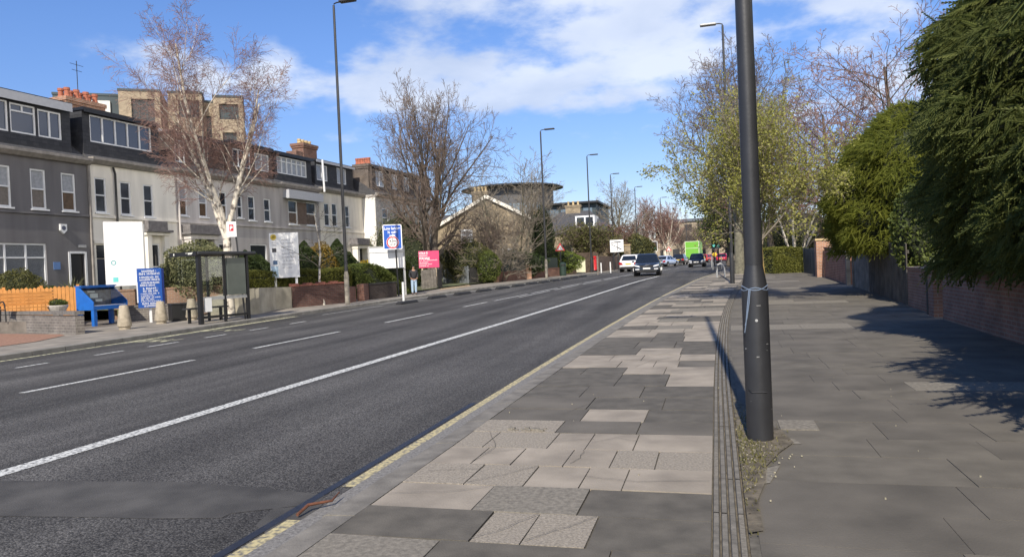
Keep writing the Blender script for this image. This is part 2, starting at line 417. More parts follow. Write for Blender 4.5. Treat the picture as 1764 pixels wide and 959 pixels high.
# right kerb: low worn stones
m = MB(); y = -6.0; r = random.Random(3)
while y < 220:
    L_ = .9*(1+.1*r.random()); e = min(y+L_-.012, 220); tw = r.uniform(-.004, .004); hz = r.uniform(-.006, .004)
    a = [(-2.555+tw, -.09), (-2.53+tw, -.018+hz), (-2.50+tw, -.002+hz), (-2.3, .004), (-2.3, -.09)]
    vs = [(u+cx(q), q, zp(q)+z) for q in (y, e) for u, z in a]; n = len(a)
    m.add(vs, [(i, n+i, n+i+1, i+1) for i in range(n-1)]+[tuple(range(n)), tuple(range(n, 2*n))[::-1]])
    y += L_
    if y > 60: y = y
struct(m.ob('right_kerb', M_kerb))
m = MB(); strip(m, -2.74, -2.53, -6, 160, -.075); struct(m.ob('right_gutter', M_gut))
# left kerb, tall dark face
m = MB(); y = -6.0
while y < 260:
    L_ = .95 if y < 70 else 4; e = y+L_-.015
    vs = []
    for q in (y, e):
        for du, z in ((0, -.1), (0, .025), (-.02, .045), (-.16, .045), (-.16, -.1)): vs.append((ul(q)+du+cx(q), q, zp(q)+z))
    m.add(vs, [(i, i+1, 5+i+1, 5+i) for i in range(4)]+[tuple(range(5)), tuple(range(5, 10))[::-1]])
    y += L_
struct(m.ob('left_kerb', M_kerbL))
m = MB(); strip(m, lambda y: -20.6 if y < 25 else -20.6+min(4.6, (y-25)*.15), lambda y: ul(y)-.155, -20, 1500, .04); struct(m.ob('left_pavement', M_lpav))
m = MB(); strip(m, lambda y: ul(y)+.06, lambda y: ul(y)+.42, 31, 76, -.075); struct(m.ob('cycle_lane_edge', M_conc))
m = MB(); strip(m, -45, -20.6, -20, 26, .036); struct(m.ob('forecourt', M_fore))
m = MB(); strip(m, -60, lambda y: -17.7, 39, 95, .11); gi = lambda y: float(np.interp(y, [24, 27, 39], [-23.2, -19.5, -18.7])); strip(m, -60, gi, 24, 39.2, .45); strip(m, gi, gi, 24, 39.2, .45, -.2); struct(m.ob('left_gardens', M_base))
m = MB()
pts = [at(-160, 590), at(-160, 574), at(104, 576), at(112, 578), at(60, 589), at(0, 597)]
m.add([(p.x, p.y, p.z+.012) for p in pts], [tuple(range(len(pts)))]); struct(m.ob('block_paving', M_red))

# right pavement: a bed, then every flag laid on it
m = MB(); strip(m, -2.3, -.08, -6, 260, -.012); struct(m.ob('right_pavement_bed', M_joint))
m = MB(); r = random.Random(11)
TY = dict(D=0, P=1, B=2, L=3, K=4)
def flag(u0, u1, y0, y1, k, j=.005):
    dz = r.uniform(0, .004); t1, t2, t3, t4 = [r.uniform(-.003, .003) for _ in range(4)]
    vs = [(u0+j+cx(y0), y0+j, zp(y0)+dz+t1), (u1-j+cx(y0), y0+j, zp(y0)+dz+t2), (u1-j+cx(y1), y1-j, zp(y1)+dz+t3), (u0+j+cx(y1), y1-j, zp(y1)+dz+t4)]
    low = [(x, yy, z-.03) for x, yy, z in vs]
    m.add(vs+low, [(0, 1, 2, 3), (4, 5, 1, 0), (5, 6, 2, 1), (6, 7, 3, 2), (7, 4, 0, 3)], TY[k])
U0, U1 = -2.3, -.08
rows = [  # y0, y1, [(u_end, type)...] read from the kerb to the channel
 (2.2, 2.9, [(-1.2, 'D'), (U1, 'D')]), (2.9, 3.45, [(-1.5, 'L'), (U1, 'D')]),
 (3.45, 3.96, [(-1.59, 'L'), (-.6, 'D'), (U1, 'D')]), (3.96, 4.48, [(-1.42, 'D'), (-1.12, 'B'), (-.75, 'B'), (U1, 'D')]),
 (4.48, 5.02, [(-1.58, 'P'), (-.89, 'L'), (U1, 'D')]), (5.02, 5.56, [(-1.82, 'B'), (-1.38, 'B'), (-.98, 'P'), (-.68, 'P'), (U1, 'P')]),
 (5.56, 6.1, [(-1.95, 'P'), (-1.62, 'P'), (-1.2, 'P'), (-.84, 'P'), (-.5, 'B'), (U1, 'B')]),
 (6.1, 6.68, [(-2.02, 'B'), (-1.45, 'B'), (-1.12, 'P'), (-.72, 'P'), (U1, 'P')]),
 (6.68, 7.2, [(-1.5, 'B'), (-.75, 'K'), (U1, 'K')]), (7.2, 7.8, [(-1.36, 'K'), (-.73, 'P'), (U1, 'D')]),
 (7.8, 8.5, [(-1.4, 'K'), (-.6, 'D'), (U1, 'D')]), (8.5, 9.25, [(-1.6, 'D'), (-.9, 'K'), (U1, 'D')]),
 (9.25, 10.25, [(-1.3, 'D'), (-.66, 'D'), (U1, 'P')]), (10.25, 10.9, [(-1.9, 'D'), (-1.31, 'D'), (-.75, 'P'), (U1, 'P')]),
 (10.9, 11.6, [(-1.48, 'P'), (-.95, 'P'), (-.6, 'P'), (U1, 'K')]), (11.6, 12.3, [(-1.7, 'P'), (-1.2, 'P'), (-.62, 'P'), (U1, 'P')]),
 (12.3, 13.2, [(-1.36, 'D'), (-.64, 'P'), (U1, 'D')]), (13.2, 14.2, [(-1.5, 'D'), (-.8, 'K'), (U1, 'D')]),
 (14.2, 15.1, [(-1.3, 'K'), (-.7, 'D'), (U1, 'P')]), (15.1, 15.9, [(-1.3, 'P'), (-.75, 'K'), (U1, 'P')])]
y = 15.9
while y < 110:
    h = r.uniform(.6, .95); ends = []; u = U0
    while u < U1-.45:
        u += r.uniform(.5, 1.0)
        if u > U1-.35: u = U1
        ends.append((u, r.choice('DKPPPBLDL')))
    if ends[-1][0] < U1: ends[-1] = (U1, ends[-1][1])
    if r.random() < .5:
        k = r.choice('DPPL'); ends = [(u, k if r.random() < .75 else q) for u, q in ends]
    rows.append((y, y+h, ends)); y += h
for y0, y1, ends in rows:
    u = U0
    for e, k in ends: flag(u, e, y0, y1, k); u = e
strip(m, U0, U1, 110, 260, .002, mi=1)
struct(m.ob('right_pavement', [M_fdk2, M_pink, M_beige, M_lgt, M_fdark]))
# cracks across the old flags
m = MB(); r = random.Random(5)
def crack(pts, w=.004):
    for (a, b), (c, d) in zip(pts, pts[1:]):
        n = 3; prev = None
        for i in range(n+1):
            t = i/n; p = (a+(c-a)*t+r.uniform(-.012, .012)*(0 < i < n), b+(d-b)*t+r.uniform(-.012, .012)*(0 < i < n))
            if prev:
                dx, dy = p[0]-prev[0], p[1]-prev[1]; l = math.hypot(dx, dy); nx_, ny_ = -dy/l*w/2, dx/l*w/2
                m.add([(prev[0]-nx_, prev[1]-ny_, .0125), (prev[0]+nx_, prev[1]+ny_, .0125), (p[0]+nx_, p[1]+ny_, .0125), (p[0]-nx_, p[1]-ny_, .0125)], [(0, 1, 2, 3)])
            prev = p
for c in [[(-2.28, 4.72), (-1.9, 4.8), (-1.58, 5.0)], [(-1.42, 3.98), (-1.25, 4.2), (-1.12, 4.46)], [(-1.1, 4.0), (-.9, 4.25), (-.76, 4.46)],
          [(-2.1, 6.6), (-1.9, 6.1), (-1.95, 5.6)], [(-1.95, 5.85), (-1.62, 6.05)], [(-1.8, 5.05), (-1.55, 5.3), (-1.38, 5.54)], [(-1.15, 5.62), (-1.1, 5.8), (-1.12, 6.05)],
          [(-.98, 5.3), (-.6, 5.2), (-.1, 5.28)], [(-1.45, 6.3), (-1.1, 6.45)], [(-1.1, 6.3), (-.9, 6.5), (-.72, 6.4)], [(-2.2, 5.3), (-1.82, 5.4)],
          [(-2.2, 11.2), (-1.5, 11.4)], [(-1.2, 10.9), (-1.0, 11.7)], [(-.95, 11.6), (-.62, 12.2)], [(-2.0, 8.9), (-1.3, 8.7), (-.9, 9.0)], [(-1.6, 7.5), (-1.4, 8.1)]]: crack(c)
struct(m.ob('flag_cracks', M_joint))
# a missing corner filled with rubble by the kerb
m = MB(); r = random.Random(9)
for _ in range(26):
    x, y = -1.98+r.random()*.36, 6.72+r.random()*.1; s = r.uniform(.012, .03); m.box(x-s, x+s, y-s*.7, y+s*.7, .0, s*.9)
struct(m.ob('pavement_rubble', M_lgt), 'stuff')
# channel of ribbed stone between the two walks
m = MB(); r = random.Random(4); y = -4.0
while y < 120:
    L_ = r.uniform(.7, 1.0)
    for k in range(4):
        a = -.08+.048*k; h = r.uniform(-.002, .004)
        vs = [(u+cx(q), q, zp(q)+z) for q in (y+.004, y+L_-.004) for u, z in ((a+.004, -.02), (a+.010, .003+h), (a+.038, .003+h), (a+.044, -.02))]
        m.add(vs, [(0, 1, 5, 4), (1, 2, 6, 5), (2, 3, 7, 6)], r.choice((0, 0, 1)))
    y += L_
struct(m.ob('stone_channel', [mat('channel_stone', (.17, .155, .13), .9, .3, 12, bump=.3), M_lgt]))
m = MB(); strip(m, -.09, .45, -6, 200, -.02); struct(m.ob('channel_bed', M_soil))
# right footway
FW1 = lambda y: (4.62-cx(y)*.82 if y > 15 else 4.5) if y < 60 else 1.1
m = MB(); r = random.Random(21); y = -4.0
while y < 60:
    h = r.uniform(.5, .72) if y < 12 else r.uniform(.7, 1.1); u = .17
    while u < FW1(y)+.2:
        w = r.uniform(.75, 1.5); e = min(u+w, FW1(y)+.3); j = .0022
        dz = r.uniform(0, .003)
        vs = [(u+j+cx(y), y+j, zp(y)+dz), (e-j+cx(y), y+j, zp(y)+dz), (e-j+cx(y+h), y+h-j, zp(y+h)+dz), (u+j+cx(y+h), y+h-j, zp(y+h)+dz)]
        low = [(a, b, c-.03) for a, b, c in vs]
        k = 0 if r.random() < .9 or y < 4 else 2
        if k == 0 and r.random() < .3: k = 1
        m.add(vs+low, [(0, 1, 2, 3), (4, 5, 1, 0), (5, 6, 2, 1), (6, 7, 3, 2), (7, 4, 0, 3)], k); u = e
    y += h
strip(m, .1, 1.2, 60, 260, .0, mi=0)
struct(m.ob('right_footway', [M_fdark, mat('pavement_dark_warm', (.130, .116, .093), .9, .2, 3, bump=.25, bscale=80, detail=9), M_lgt]))
m = MB(); strip(m, .12, 5.2, -6, 60, -.005); struct(m.ob('right_footway_bed', mat('joint_grit', (.118, .106, .085), .95, .35, 15)))
m = MB(); strip(m, 4.9, 60, -20, 90, .02); struct(m.ob('right_gardens', M_base))
# pale repair beside the lamp post
m = MB(); m.box(.5, .82, 6.95, 7.35, -.02, .008); m.add([(.2, 6.35, .006), (.62, 6.42, .006), (.58, 6.6, .006), (.36, 6.66, .006), (.1, 6.56, .006)], [(0, 1, 2, 3, 4)])
m.add([(.16, 5.2, .006), (.3, 5.3, .006), (.4, 5.75, .006), (.2, 5.6, .006)], [(0, 1, 2, 3)])
struct(m.ob('concrete_repair', M_lgt))
# verge of dirt and moss round the lamp post
r = random.Random(2); vs = []; fs = []
pl = [(.12, 4.3), (.2, 4.35), (.2, 4.9), (.27, 5.3), (.3, 5.7), (.42, 6.1), (.56, 6.45), (.5, 6.9), (.36, 7.2), (.26, 7.8), (.17, 8.4), (.12, 9.2)]
n = len(pl); m = MB()
m.add([(a, b, .012) for a, b in pl], [tuple(range(n))]); struct(m.ob('verge', M_soil))
N_ = 1000; V = np.zeros((N_*3, 3)); k = 0
R_ = np.random.RandomState(3)
px = .12+np.abs(R_.normal(0, .16, N_)); py = 6.2+R_.normal(0, .75, N_); px = np.clip(px, .1, .75)
ok = (px < .2+.45*np.exp(-((py-6.6)/.8)**2)); px, py = px[ok], py[ok]; n = len(px)
a = R_.rand(n)*6.28; h = R_.uniform(.008, .03, n); V = np.zeros((n, 3, 3))
V[:, 0] = np.stack([px-.006*np.cos(a), py-.006*np.sin(a), np.full(n, .012)], 1); V[:, 1] = np.stack([px+.006*np.cos(a), py+.006*np.sin(a), np.full(n, .012)], 1)
V[:, 2] = np.stack([px+R_.normal(0, .012, n), py+R_.normal(0, .012, n), .012+h], 1)
struct(np_mesh('moss_and_grass', V.reshape(-1, 3), [np.arange(n*3).reshape(n, 3)], leafmat('moss', (.10, .105, .03), (.22, .19, .09))), 'stuff')
m = MB()
for _ in range(90):
    x, y = .12+abs(r.gauss(0, .16)), 6.1+r.gauss(0, .6); s = r.uniform(.003, .007)
    if x < .62: m.box(x-s, x+s, y-s, y+s, .008, .012+s)
for _ in range(30):
    x, y = r.uniform(-2.2, 3.2), r.uniform(3.4, 12); s = r.uniform(.002, .006); m.box(x-s, x+s, y-s, y+s, .0, .006+s)
struct(m.ob('grit_and_petals', mat('pale_grit', (.30, .27, .19), .9, .6, 60)), 'stuff')

# ------------------------------------------------------------------ painted markings
def line(name, u, w, y0, y1, m_, dash=None, dz=-.076):
    m = MB(); g = u if callable(u) else (lambda y: u)
    if not dash: strip(m, lambda y: g(y)-w/2, lambda y: g(y)+w/2, y0, y1, dz)
    else:
        for a, b in dash: strip(m, lambda y: g(y)-w/2, lambda y: g(y)+w/2, a, b, dz, ys=list(np.linspace(a, b, max(2, int((b-a)/1.2)+1))))
    return struct(m.ob(name, m_))
line('lane_line', lambda y: np.interp(y, [0, 18, 30, 45, 60, 200], [-6.22, -6.1, -6.05, -6.3, -6.6, -6.6]), .2, -2, 53, M_white)
d2 = [(1.5, 6.2), (9.06, 12.86), (14.82, 18.6), (21.3, 24.8), (27.7, 30.2)]
line('centre_line', lambda y: np.interp(y, [0, 12, 30, 45, 60, 200], [-10.8, -10.45, -10.15, -9.7, -9.8, -9.8]), .13, 0, 0, M_white, d2)
line('double_centre_line', lambda y: np.interp(y, [0, 30, 45, 60, 200], [-10.1, -10.1, -9.85, -9.95, -9.95]), .15, 0, 0, M_faint, [(y, y+4.4) for y in np.arange(31, 100, 5)])
line('double_centre_line', lambda y: np.interp(y, [0, 30, 45, 60, 200], [-9.7, -9.7, -9.4, -9.5, -9.5]), .15, 0, 0, M_faint, [(y, y+4.6) for y in np.arange(33, 100, 5.5)])
line('bus_lane_line', -13.95, .11, 0, 0, M_white, [(5.9, 6.9), (8, 8.9), (9.9, 10.8), (11.88, 12.65), (13.88, 14.72), (15.5, 16.56), (17.6, 18.5), (19.6, 20.5), (21.7, 22.6)])
line('left_yellow_line', lambda y: ul(y)+.2, .14, -4, 19.5, M_yel2)
line('bus_stop_edge', lambda y: ul(y)+.25, .26, 16.5, 25, M_yel2)
line('left_white_line', lambda y: ul(y)+1.05, .09, 0, 0, M_faint, [(25.5, 30), (31.2, 33.5)])
line('right_yellow_line', -2.79, .1, -2, 4.35, M_yel); line('right_yellow_line', -2.79, .1, 5.1, 66, M_yel)
# bus stop lettering on the carriageway
for s_, y0 in (('BUS', 16.7), ('STOP', 19.6)):
    o = text(s_, 1.0, M_yel2, None, (ul(y0)+.5, y0, zp(y0)-.0755), (0, 0, 0), 'bus_stop_lettering', .62); o.scale = (.62, 2.9, 1)
    struct(o)
# smooth trench repairs
def patch(name, px, mi=M_patch, dz=-.0775):
    m = MB(); pts = [at(a, b, -.08) for a, b in px]; m.add([(p.x, p.y, zp(p.y)+dz) for p in pts], [tuple(range(len(pts)))[::-1]]); return struct(m.ob(name, mi))
patch('trench_patch', [(-60, 826), (60, 828), (180, 829), (300, 829), (400, 836), (480, 843), (560, 852), (552, 866), (470, 876), (398, 884), (380, 892), (260, 893), (120, 890), (0, 889), (-60, 892)])
patch('trench_patch', [(470, 876), (556, 868), (520, 905), (470, 925), (440, 905)], M_patch, -.0772)
line('tar_seam', -2.9, .07, 3.2, 8.5, mat('tar', (.02, .021, .026), .45, .2, 20), dz=-.0755)
# ------------------------------------------------------------------ the terrace on the left
FP0 = np.array([-27., 27.1, 0.]); FT = np.array([.045, 1, 0]); FT /= np.linalg.norm(FT); FN = np.array([FT[1], -FT[0], 0])
FANG = math.atan2(FT[1], FT[0])
def fac(px, py, off=0.0):                 # where a line of sight meets the house fronts: distance along, height
    d = ray(px, py); k = ((FP0+FN*off-EYE)@FN)/(d@FN); p = EYE+d*k
    return float((p-FP0)@FT), float(p[2])
M_pvc = paint('white_frame', (.72, .73, .74), .35)
M_pane = glassmat('window_glass', (.022, .026, .034), .05)
M_paneb = glassmat('window_glass_bluish', (.035, .05, .09), .06, .8)
M_curt = mat('pale_blind_behind_glass', (.30, .315, .34), .25, .15, 9)
M_brn = mat('brown_blind_behind_glass', (.10, .062, .035), .25, .25, 7)
M_grey = mat('grey_render', (.15, .145, .15), .9, .16, 2.2, bump=.1, stretch=.12, detail=8)
M_wht = mat('off_white_render', (.80, .76, .68), .9, .13, 2.2, bump=.1, detail=8, stretch=.12)
M_lgr = mat('pale_grey_render', (.57, .535, .51), .9, .18, 2.2, bump=.1, detail=8, stretch=.12)
M_mgr = mat('mid_grey_render', (.37, .35, .345), .9, .2, 2.2, bump=.1, detail=8, stretch=.12)
M_crm = mat('cream_render', (.72, .68, .60), .9, .16, 2.2, bump=.1, detail=8, stretch=.12)
M_slate = brick('slate_hanging', (.026, .028, .034), (.045, .046, .052), (.012, .012, .014), 1, .28, .16, ms=.006, rough=.7)
M_slbr = brick('slate_brown', (.07, .056, .05), (.10, .08, .07), (.02, .018, .016), 1, .28, .16, ms=.006, rough=.8)
M_roof = mat('slate_roof', (.06, .06, .065), .8, .25, 5)
M_gutt = mat('stone_gutter', (.26, .24, .22), .85, .2, 5)
M_fasc = paint('pale_fascia', (.42, .43, .46), .5)
M_blk = paint('black_paint', (.012, .012, .013), .45)
M_bred = brick('red_brick', (.22, .085, .05), (.15, .06, .04), (.22, .2, .17), rough=.9)
M_borg = brick('orange_brick', (.42, .2, .11), (.33, .15, .085), (.4, .34, .28))
M_pot = mat('terracotta', (.36, .12, .07), .8, .2, 8)
M_poty = mat('buff_pot', (.5, .38, .2), .8, .2, 8)
M_stone = mat('door_stone', (.16, .15, .15), .9, .25, 6)

def facade(mb, x0, x1, z0, z1, ops, rev=.16, mi=0):
    xs = sorted({x0, x1, *[o[0] for o in ops], *[o[1] for o in ops]}); zs = sorted({z0, z1, *[o[2] for o in ops], *[o[3] for o in ops]})
    for a, b in zip(xs, xs[1:]):
        for c, d in zip(zs, zs[1:]):
            if any(o[0] <= (a+b)/2 <= o[1] and o[2] <= (c+d)/2 <= o[3] for o in ops): continue
            mb.add([(a, 0, c), (b, 0, c), (b, 0, d), (a, 0, d)], [(0, 1, 2, 3)], mi)
    for a, b, c, d in [o[:4] for o in ops]:
        mb.add([(a, 0, c), (b, 0, c), (b, 0, d), (a, 0, d), (a, rev, c), (b, rev, c), (b, rev, d), (a, rev, d)],
               [(0, 4, 5, 1), (1, 5, 6, 2), (2, 6, 7, 3), (3, 7, 4, 0)], mi)
def window(parent, x0, x1, z0, z1, y=.08, style='sash', fw=.07, frame=M_pvc, top=M_pane, bot=M_pane, nm=1, sill=True):
    f = MB(); dd = .05
    f.box(x0, x0+fw, y-dd, y+.03, z0, z1); f.box(x1-fw, x1, y-dd, y+.03, z0, z1)
    f.box(x0+fw, x1-fw, y-dd, y+.03, z0, z0+fw); f.box(x0+fw, x1-fw, y-dd, y+.03, z1-fw, z1)
    zm = (z0+z1)/2
    if style == 'sash': f.box(x0+fw, x1-fw, y-dd-.01, y+.03, zm-.03, zm+.03)
    if style in ('mull', 'grid'):
        for k in range(1, nm):
            xm = x0+(x1-x0)*k/nm; f.box(xm-.035, xm+.035, y-dd-.004, y+.03, z0+fw, z1-fw)
        if style == 'grid':
            z_ = z0+(z1-z0)*.72; f.box(x0+fw, x1-fw, y-dd+.004, y+.028, z_-.03, z_+.03)
    if style == 'top':
        z_ = z0+(z1-z0)*.74; f.box(x0+fw, x1-fw, y-dd, y+.03, z_-.03, z_+.03); f.box((x0+x1)/2-.03, (x0+x1)/2+.03, y-dd+.004, y+.028, z_+.03, z1-fw)
    if sill: f.box(x0-.06, x1+.06, y-.17, y-.02, z0-.07, z0-.003)
    fo = f.ob('window', frame, parent)
    if style == 'sash':
        MB().add([(x0, y, z0), (x1, y, z0), (x1, y, zm), (x0, y, zm)], [(0, 1, 2, 3)]).ob('lower_pane', bot, fo)
        MB().add([(x0, y, zm), (x1, y, zm), (x1, y, z1), (x0, y, z1)], [(0, 1, 2, 3)]).ob('upper_pane', top, fo)
    else: MB().add([(x0, y, z0), (x1, y, z0), (x1, y, z1), (x0, y, z1)], [(0, 1, 2, 3)]).ob('pane', top, fo)
    return fo
def chimney(parent, x0, x1, y0, y1, z0, z1, npots, mw, mp, ph=.75, rows=1):
    c = MB().box(x0, x1, y0, y1, z0, z1-.35).box(x0-.06, x1+.06, y0-.06, y1+.06, z1-.345, z1-.2).box(x0-.11, x1+.11, y0-.11, y1+.11, z1-.198, z1).ob('chimney', mw, parent)
    for r_ in range(rows):
        for k in range(npots):
            t = (k+.5)/npots
            if (y1-y0) > (x1-x0): p = ((x0+x1)/2+(r_-.5*(rows-1))*.4, y0+(y1-y0)*t)
            else: p = (x0+(x1-x0)*t, (y0+y1)/2+(r_-.5*(rows-1))*.4)
            MB().lathe([(.15, z1+.002), (.15, z1+.1), (.125, z1+.15), (.12, z1+ph-.15), (.15, z1+ph-.12), (.15, z1+ph), (.1, z1+ph), (.1, z1+ph-.05)], 12, p).ob('chimney_pot', mp, c)
    return c
def house(label, s0, s1, wallm, eave, ops, off=0.0, dz=None, roofm=M_slate, dorm=None, sidewall=None, z0=-.1, depth=10, name='terraced_house'):
    """ops: (x0, x1, z0, z1) measured along the whole terrace"""
    o = FP0+FT*s0+FN*off
    h = thing(name, label, 'house', tuple(o), FANG, 'houses of the terrace')
    w = s1-s0; L = [(a-s0, b-s0, c, d) for a, b, c, d in ops]
    mb = MB(); facade(mb, .004, w-.004, z0, eave, L)
    mb.box(.004, w-.004, .17, depth, z0, eave)
    mb.box(.004, .17, .001, .169, z0, eave-.001); mb.box(w-.17, w-.004, .001, .169, z0, eave-.001)
    mb.ob('wall', wallm, h)
    # string course at the first floor, and the gutter
    mb = MB(); mb.box(.01, w-.01, -.07, -.001, 4.62, 4.72); mb.ob('string_course', wallm, h)
    mb = MB(); mb.prism([(-.002, eave-.16), (-.14, eave-.14), (-.3, eave+.02), (-.3, eave+.14), (-.002, eave+.14)], .002, w-.002, 'x'); mb.ob('gutter', M_gutt, h)
    # mansard skirt and dormer
    t = dorm or {}
    zt = t.get('top', eave+2.35); a, b = t.get('x', (0.0, w)); yf = t.get('y', .35)
    mb = MB(); mb.prism([(.001, eave+.001), (.001, eave+.12), (.9, eave+.8), (3.0, zt-.2), (5, zt+.1), (depth-.5, zt-.4), (depth-.1, eave+.001)], .005, w-.005, 'x'); mb.ob('roof', M_roof, h)
    mb = MB(); facade(mb, a+.006, b-.006, eave+.05, zt-.12, [(q[0]-s0, q[1]-s0, q[2], q[3]) for q in t.get('ops', [])], .14); mb.box(a+.006, b-.006, .15, 6.5, eave+.05, zt-.12)
    mb.box(a+.006, a+.15, .001, .149, eave+.05, zt-.121); mb.box(b-.15, b-.006, .001, .149, eave+.05, zt-.121)
    d = mb.ob('dormer', t.get('mat', roofm), h); d.location = (0, yf, 0)
    mb = MB(); mb.box(a-.04, b+.0, -.16, 6.6, zt-.119, zt+.02); e = mb.ob('dormer_roof', M_blk, d)
    mb = MB(); mb.box(a-.03, b-.003, -.18, -.162, zt-.2-t.get('fas', .0), zt-.02); mb.ob('fascia', t.get('fm', M_blk), d)
    for q in t.get('ops', []):
        k = dict(q[4]) if len(q) > 4 else {}
        window(d, q[0]-s0, q[1]-s0, q[2], q[3], **k)
    return h
def portico(parent, x0, x1, z1, m_, dark, zbase=.4):
    mb = MB()
    mb.box(x0, x0+.28, -.55, -.002, zbase-.4, z1-.55); mb.box(x1-.28, x1, -.55, -.002, zbase-.4, z1-.55)
    mb.box(x0-.05, x1+.05, -.6, -.002, z1-.548, z1-.3)
    p = mb.ob('porch', m_, parent)
    MB().box(x0-.2, x1+.2, -.75, -.003, z1-.298, z1-.2).box(x0-.1, x1+.1, -.62, -.004, z1-.198, z1+.2).ob('cornice', dark, p)
    MB().box(x0+.28, x1-.28, -.1, -.003, zbase, z1-.55).ob('door', M_blk, p)
    MB().box(x0+.36, x1-.36, -.13, -.101, z1-1.1, z1-.65).ob('fanlight', M_pane, p)
S = 'sash'
# A: dark grey house
opsA = [(-7.2, -6.5, 4.84, 6.5), (-4.55, -3.72, 4.84, 6.5), (-2.86, -2.16, 4.84, 6.5), (-1.42, -.72, 4.84, 6.48), (-5.0, -2.3, 1.3, 3.4), (-1.14, -.45, .9, 2.98), (-7.6, -6.4, 1.3, 3.4)]
dA = dict(x=(0, 7.45), y=.3, top=9.62, fas=.18, fm=M_fasc, ops=[(-7.6, -5.6, 7.95, 9.2, dict(style='top', top=M_paneb, sill=False)), (-5.5, -3.44, 7.95, 9.2, dict(style='mull', nm=2, top=M_paneb, sill=False)),
          (-3.36, -2.22, 7.95, 9.17, dict(style='top', top=M_paneb, sill=False)), (-2.12, -1.0, 7.95, 9.13, dict(style='mull', nm=2, top=M_paneb, sill=False))])
hA = house('dark grey rendered end house with wide slate dormer behind the orange bench', -8, .02, M_grey, 7.1, opsA, dorm=dA)
for q in opsA[:4]: window(hA, q[0]+8, q[1]+8, q[2], q[3], top=M_curt, bot=M_brn if q[0] > -2 else mat('taupe_blind_behind_glass', (.15, .13, .115), .25, .15, 9))
for q in (opsA[4], opsA[6]): window(hA, q[0]+8, q[1]+8, q[2], q[3], style='grid', nm=2 if q[1] < -6 else 3, top=mat('slatted_blind_behind_glass', (.14, .15, .165), .3, .3, 30))
dr = MB(); dr.box(6.86, 7.55, .1, .15, .9, 2.98); dr = dr.ob('door', M_blk, hA)
MB().box(7.56, 7.66, -.03, .03, .9, 3.06).box(6.74, 6.84, -.03, .03, .9, 3.06).box(6.84, 7.56, -.03, .03, 2.985, 3.08).ob('door_frame', M_pvc, dr)
MB().box(7.25, 7.65, -.04, -.002, 3.25, 3.37).ob('house_sign', mat('pale_grey_paint', (.4, .4, .4), .6), hA)
al = MB(); al.prism([(6.35, 4.25), (6.67, 4.25), (6.67, 3.98), (6.51, 3.83), (6.35, 3.98)], -.1, -.002, 'y'); al = al.ob('alarm_box', M_pvc, hA)
MB().disc((6.51, -.104, 4.08), .1, (0, -1, 0)).ob('alarm_disc', mat('blue_grey_plastic', (.08, .09, .14), .4), al)
MB().box(6.0, 6.32, -.02, -.002, 2.3, 2.62).ob('blue_plaque', paint('plaque_blue', (.12, .22, .45)), hA)
MB().bar((7.95, -.06, .1), (7.95, -.06, 7.0), .09, .09).ob('drainpipe', M_gutt, hA)
# B: white house
opsB = [(.28, .92, 4.86, 6.46), (1.7, 2.34, 4.83, 6.41), (3.1, 3.72, 4.8, 6.4), (.2, .85, .6, 3.38), (3.28, 3.98, 1.2, 3.5)]
dB = dict(x=(0, 4.5), y=.25, top=9.58, ops=[(.42, 4.05, 8.1, 9.35, dict(style='mull', nm=5, top=M_paneb, sill=False))])
hB = house('off-white rendered house with five-pane dormer window beside the dark grey house', .02, 5.22, M_wht, 7.2, opsB, dorm=dB)
for q in opsB[:3]+[opsB[4]]: window(hB, q[0]-.02, q[1]-.02, q[2], q[3])
b_ = MB(); b_.box(.2, .8, .1, .15, .6, 2.75); b_.ob('door', paint('navy_door', (.02, .025, .045)), hB)
MB().box(.2, .8, .1, .14, 2.8, 3.36).ob('door_fanlight', M_pane, hB)
MB().tube([(1.25, -.1, 7.0), (1.35, -.1, 6.7), (1.35, -.1, .2)], .05, 8).ob('drainpipe', M_blk, hB)
p_ = MB(); p_.box(2.95, 3.22, -.25, -.002, .2, 3.9).box(4.05, 4.32, -.25, -.002, .2, 3.9).box(2.85, 4.42, -.3, -.002, 3.9, 4.05); p_ = p_.ob('bay_surround', M_wht, hB)
MB().box(2.8, 4.5, -.42, -.003, 4.052, 4.16).box(3.0, 4.25, -.3, -.004, 4.162, 4.6).ob('cornice', M_stone, p_)
MB().box(.05, 1.0, -.06, -.002, 3.45, 3.6).ob('door_hood', M_wht, hB)
chimney(hB, 2.3, 4.5, 3.7, 4.6, 8.5, 10.95, 4, M_borg, M_pot, .5, 2)
MB().tube([(3.9, 4.7, 9.5), (3.9, 4.7, 13.2)], .02, 5).tube([(3.5, 4.7, 13.0), (4.3, 4.7, 13.0)], .012, 4).tube([(3.6, 4.7, 12.7), (4.2, 4.7, 12.7)], .012, 4).ob('aerial', M_blk, hB)
# C
opsC = [(5.4, 6.05, 5.0, 6.58), (6.9, 7.55, 5.0, 6.52), (8.5, 9.15, 5.0, 6.5), (8.3, 9.4, 1.2, 3.6)]
dC = dict(x=(.55, 4.68), y=.6, top=9.5, fas=.0, mat=M_slbr, ops=[(6.0, 6.75, 7.9, 9.1, dict(sill=False, nm=2, style='mull'))])
hC = house('pale grey house with stone porch behind the white-barked birch tree', 5.22, 9.9, M_lgr, 7.28, opsC, dorm=dC, roofm=M_slbr)
for i, q in enumerate(opsC): window(hC, q[0]-5.22, q[1]-5.22, q[2], q[3], bot=M_brn if i < 3 else M_pane, top=M_curt if i < 2 else M_pane)
portico(hC, .35, 2.4, 4.3, M_lgr, M_stone)
MB().tube([(.12, -.1, 7.1), (.12, -.1, .2)], .05, 8).ob('drainpipe', M_lgr, hC)
MB().box(.0, 3.0, 1.5, 6, 9.55, 9.75).ob('roof_coping', M_pvc, hC)
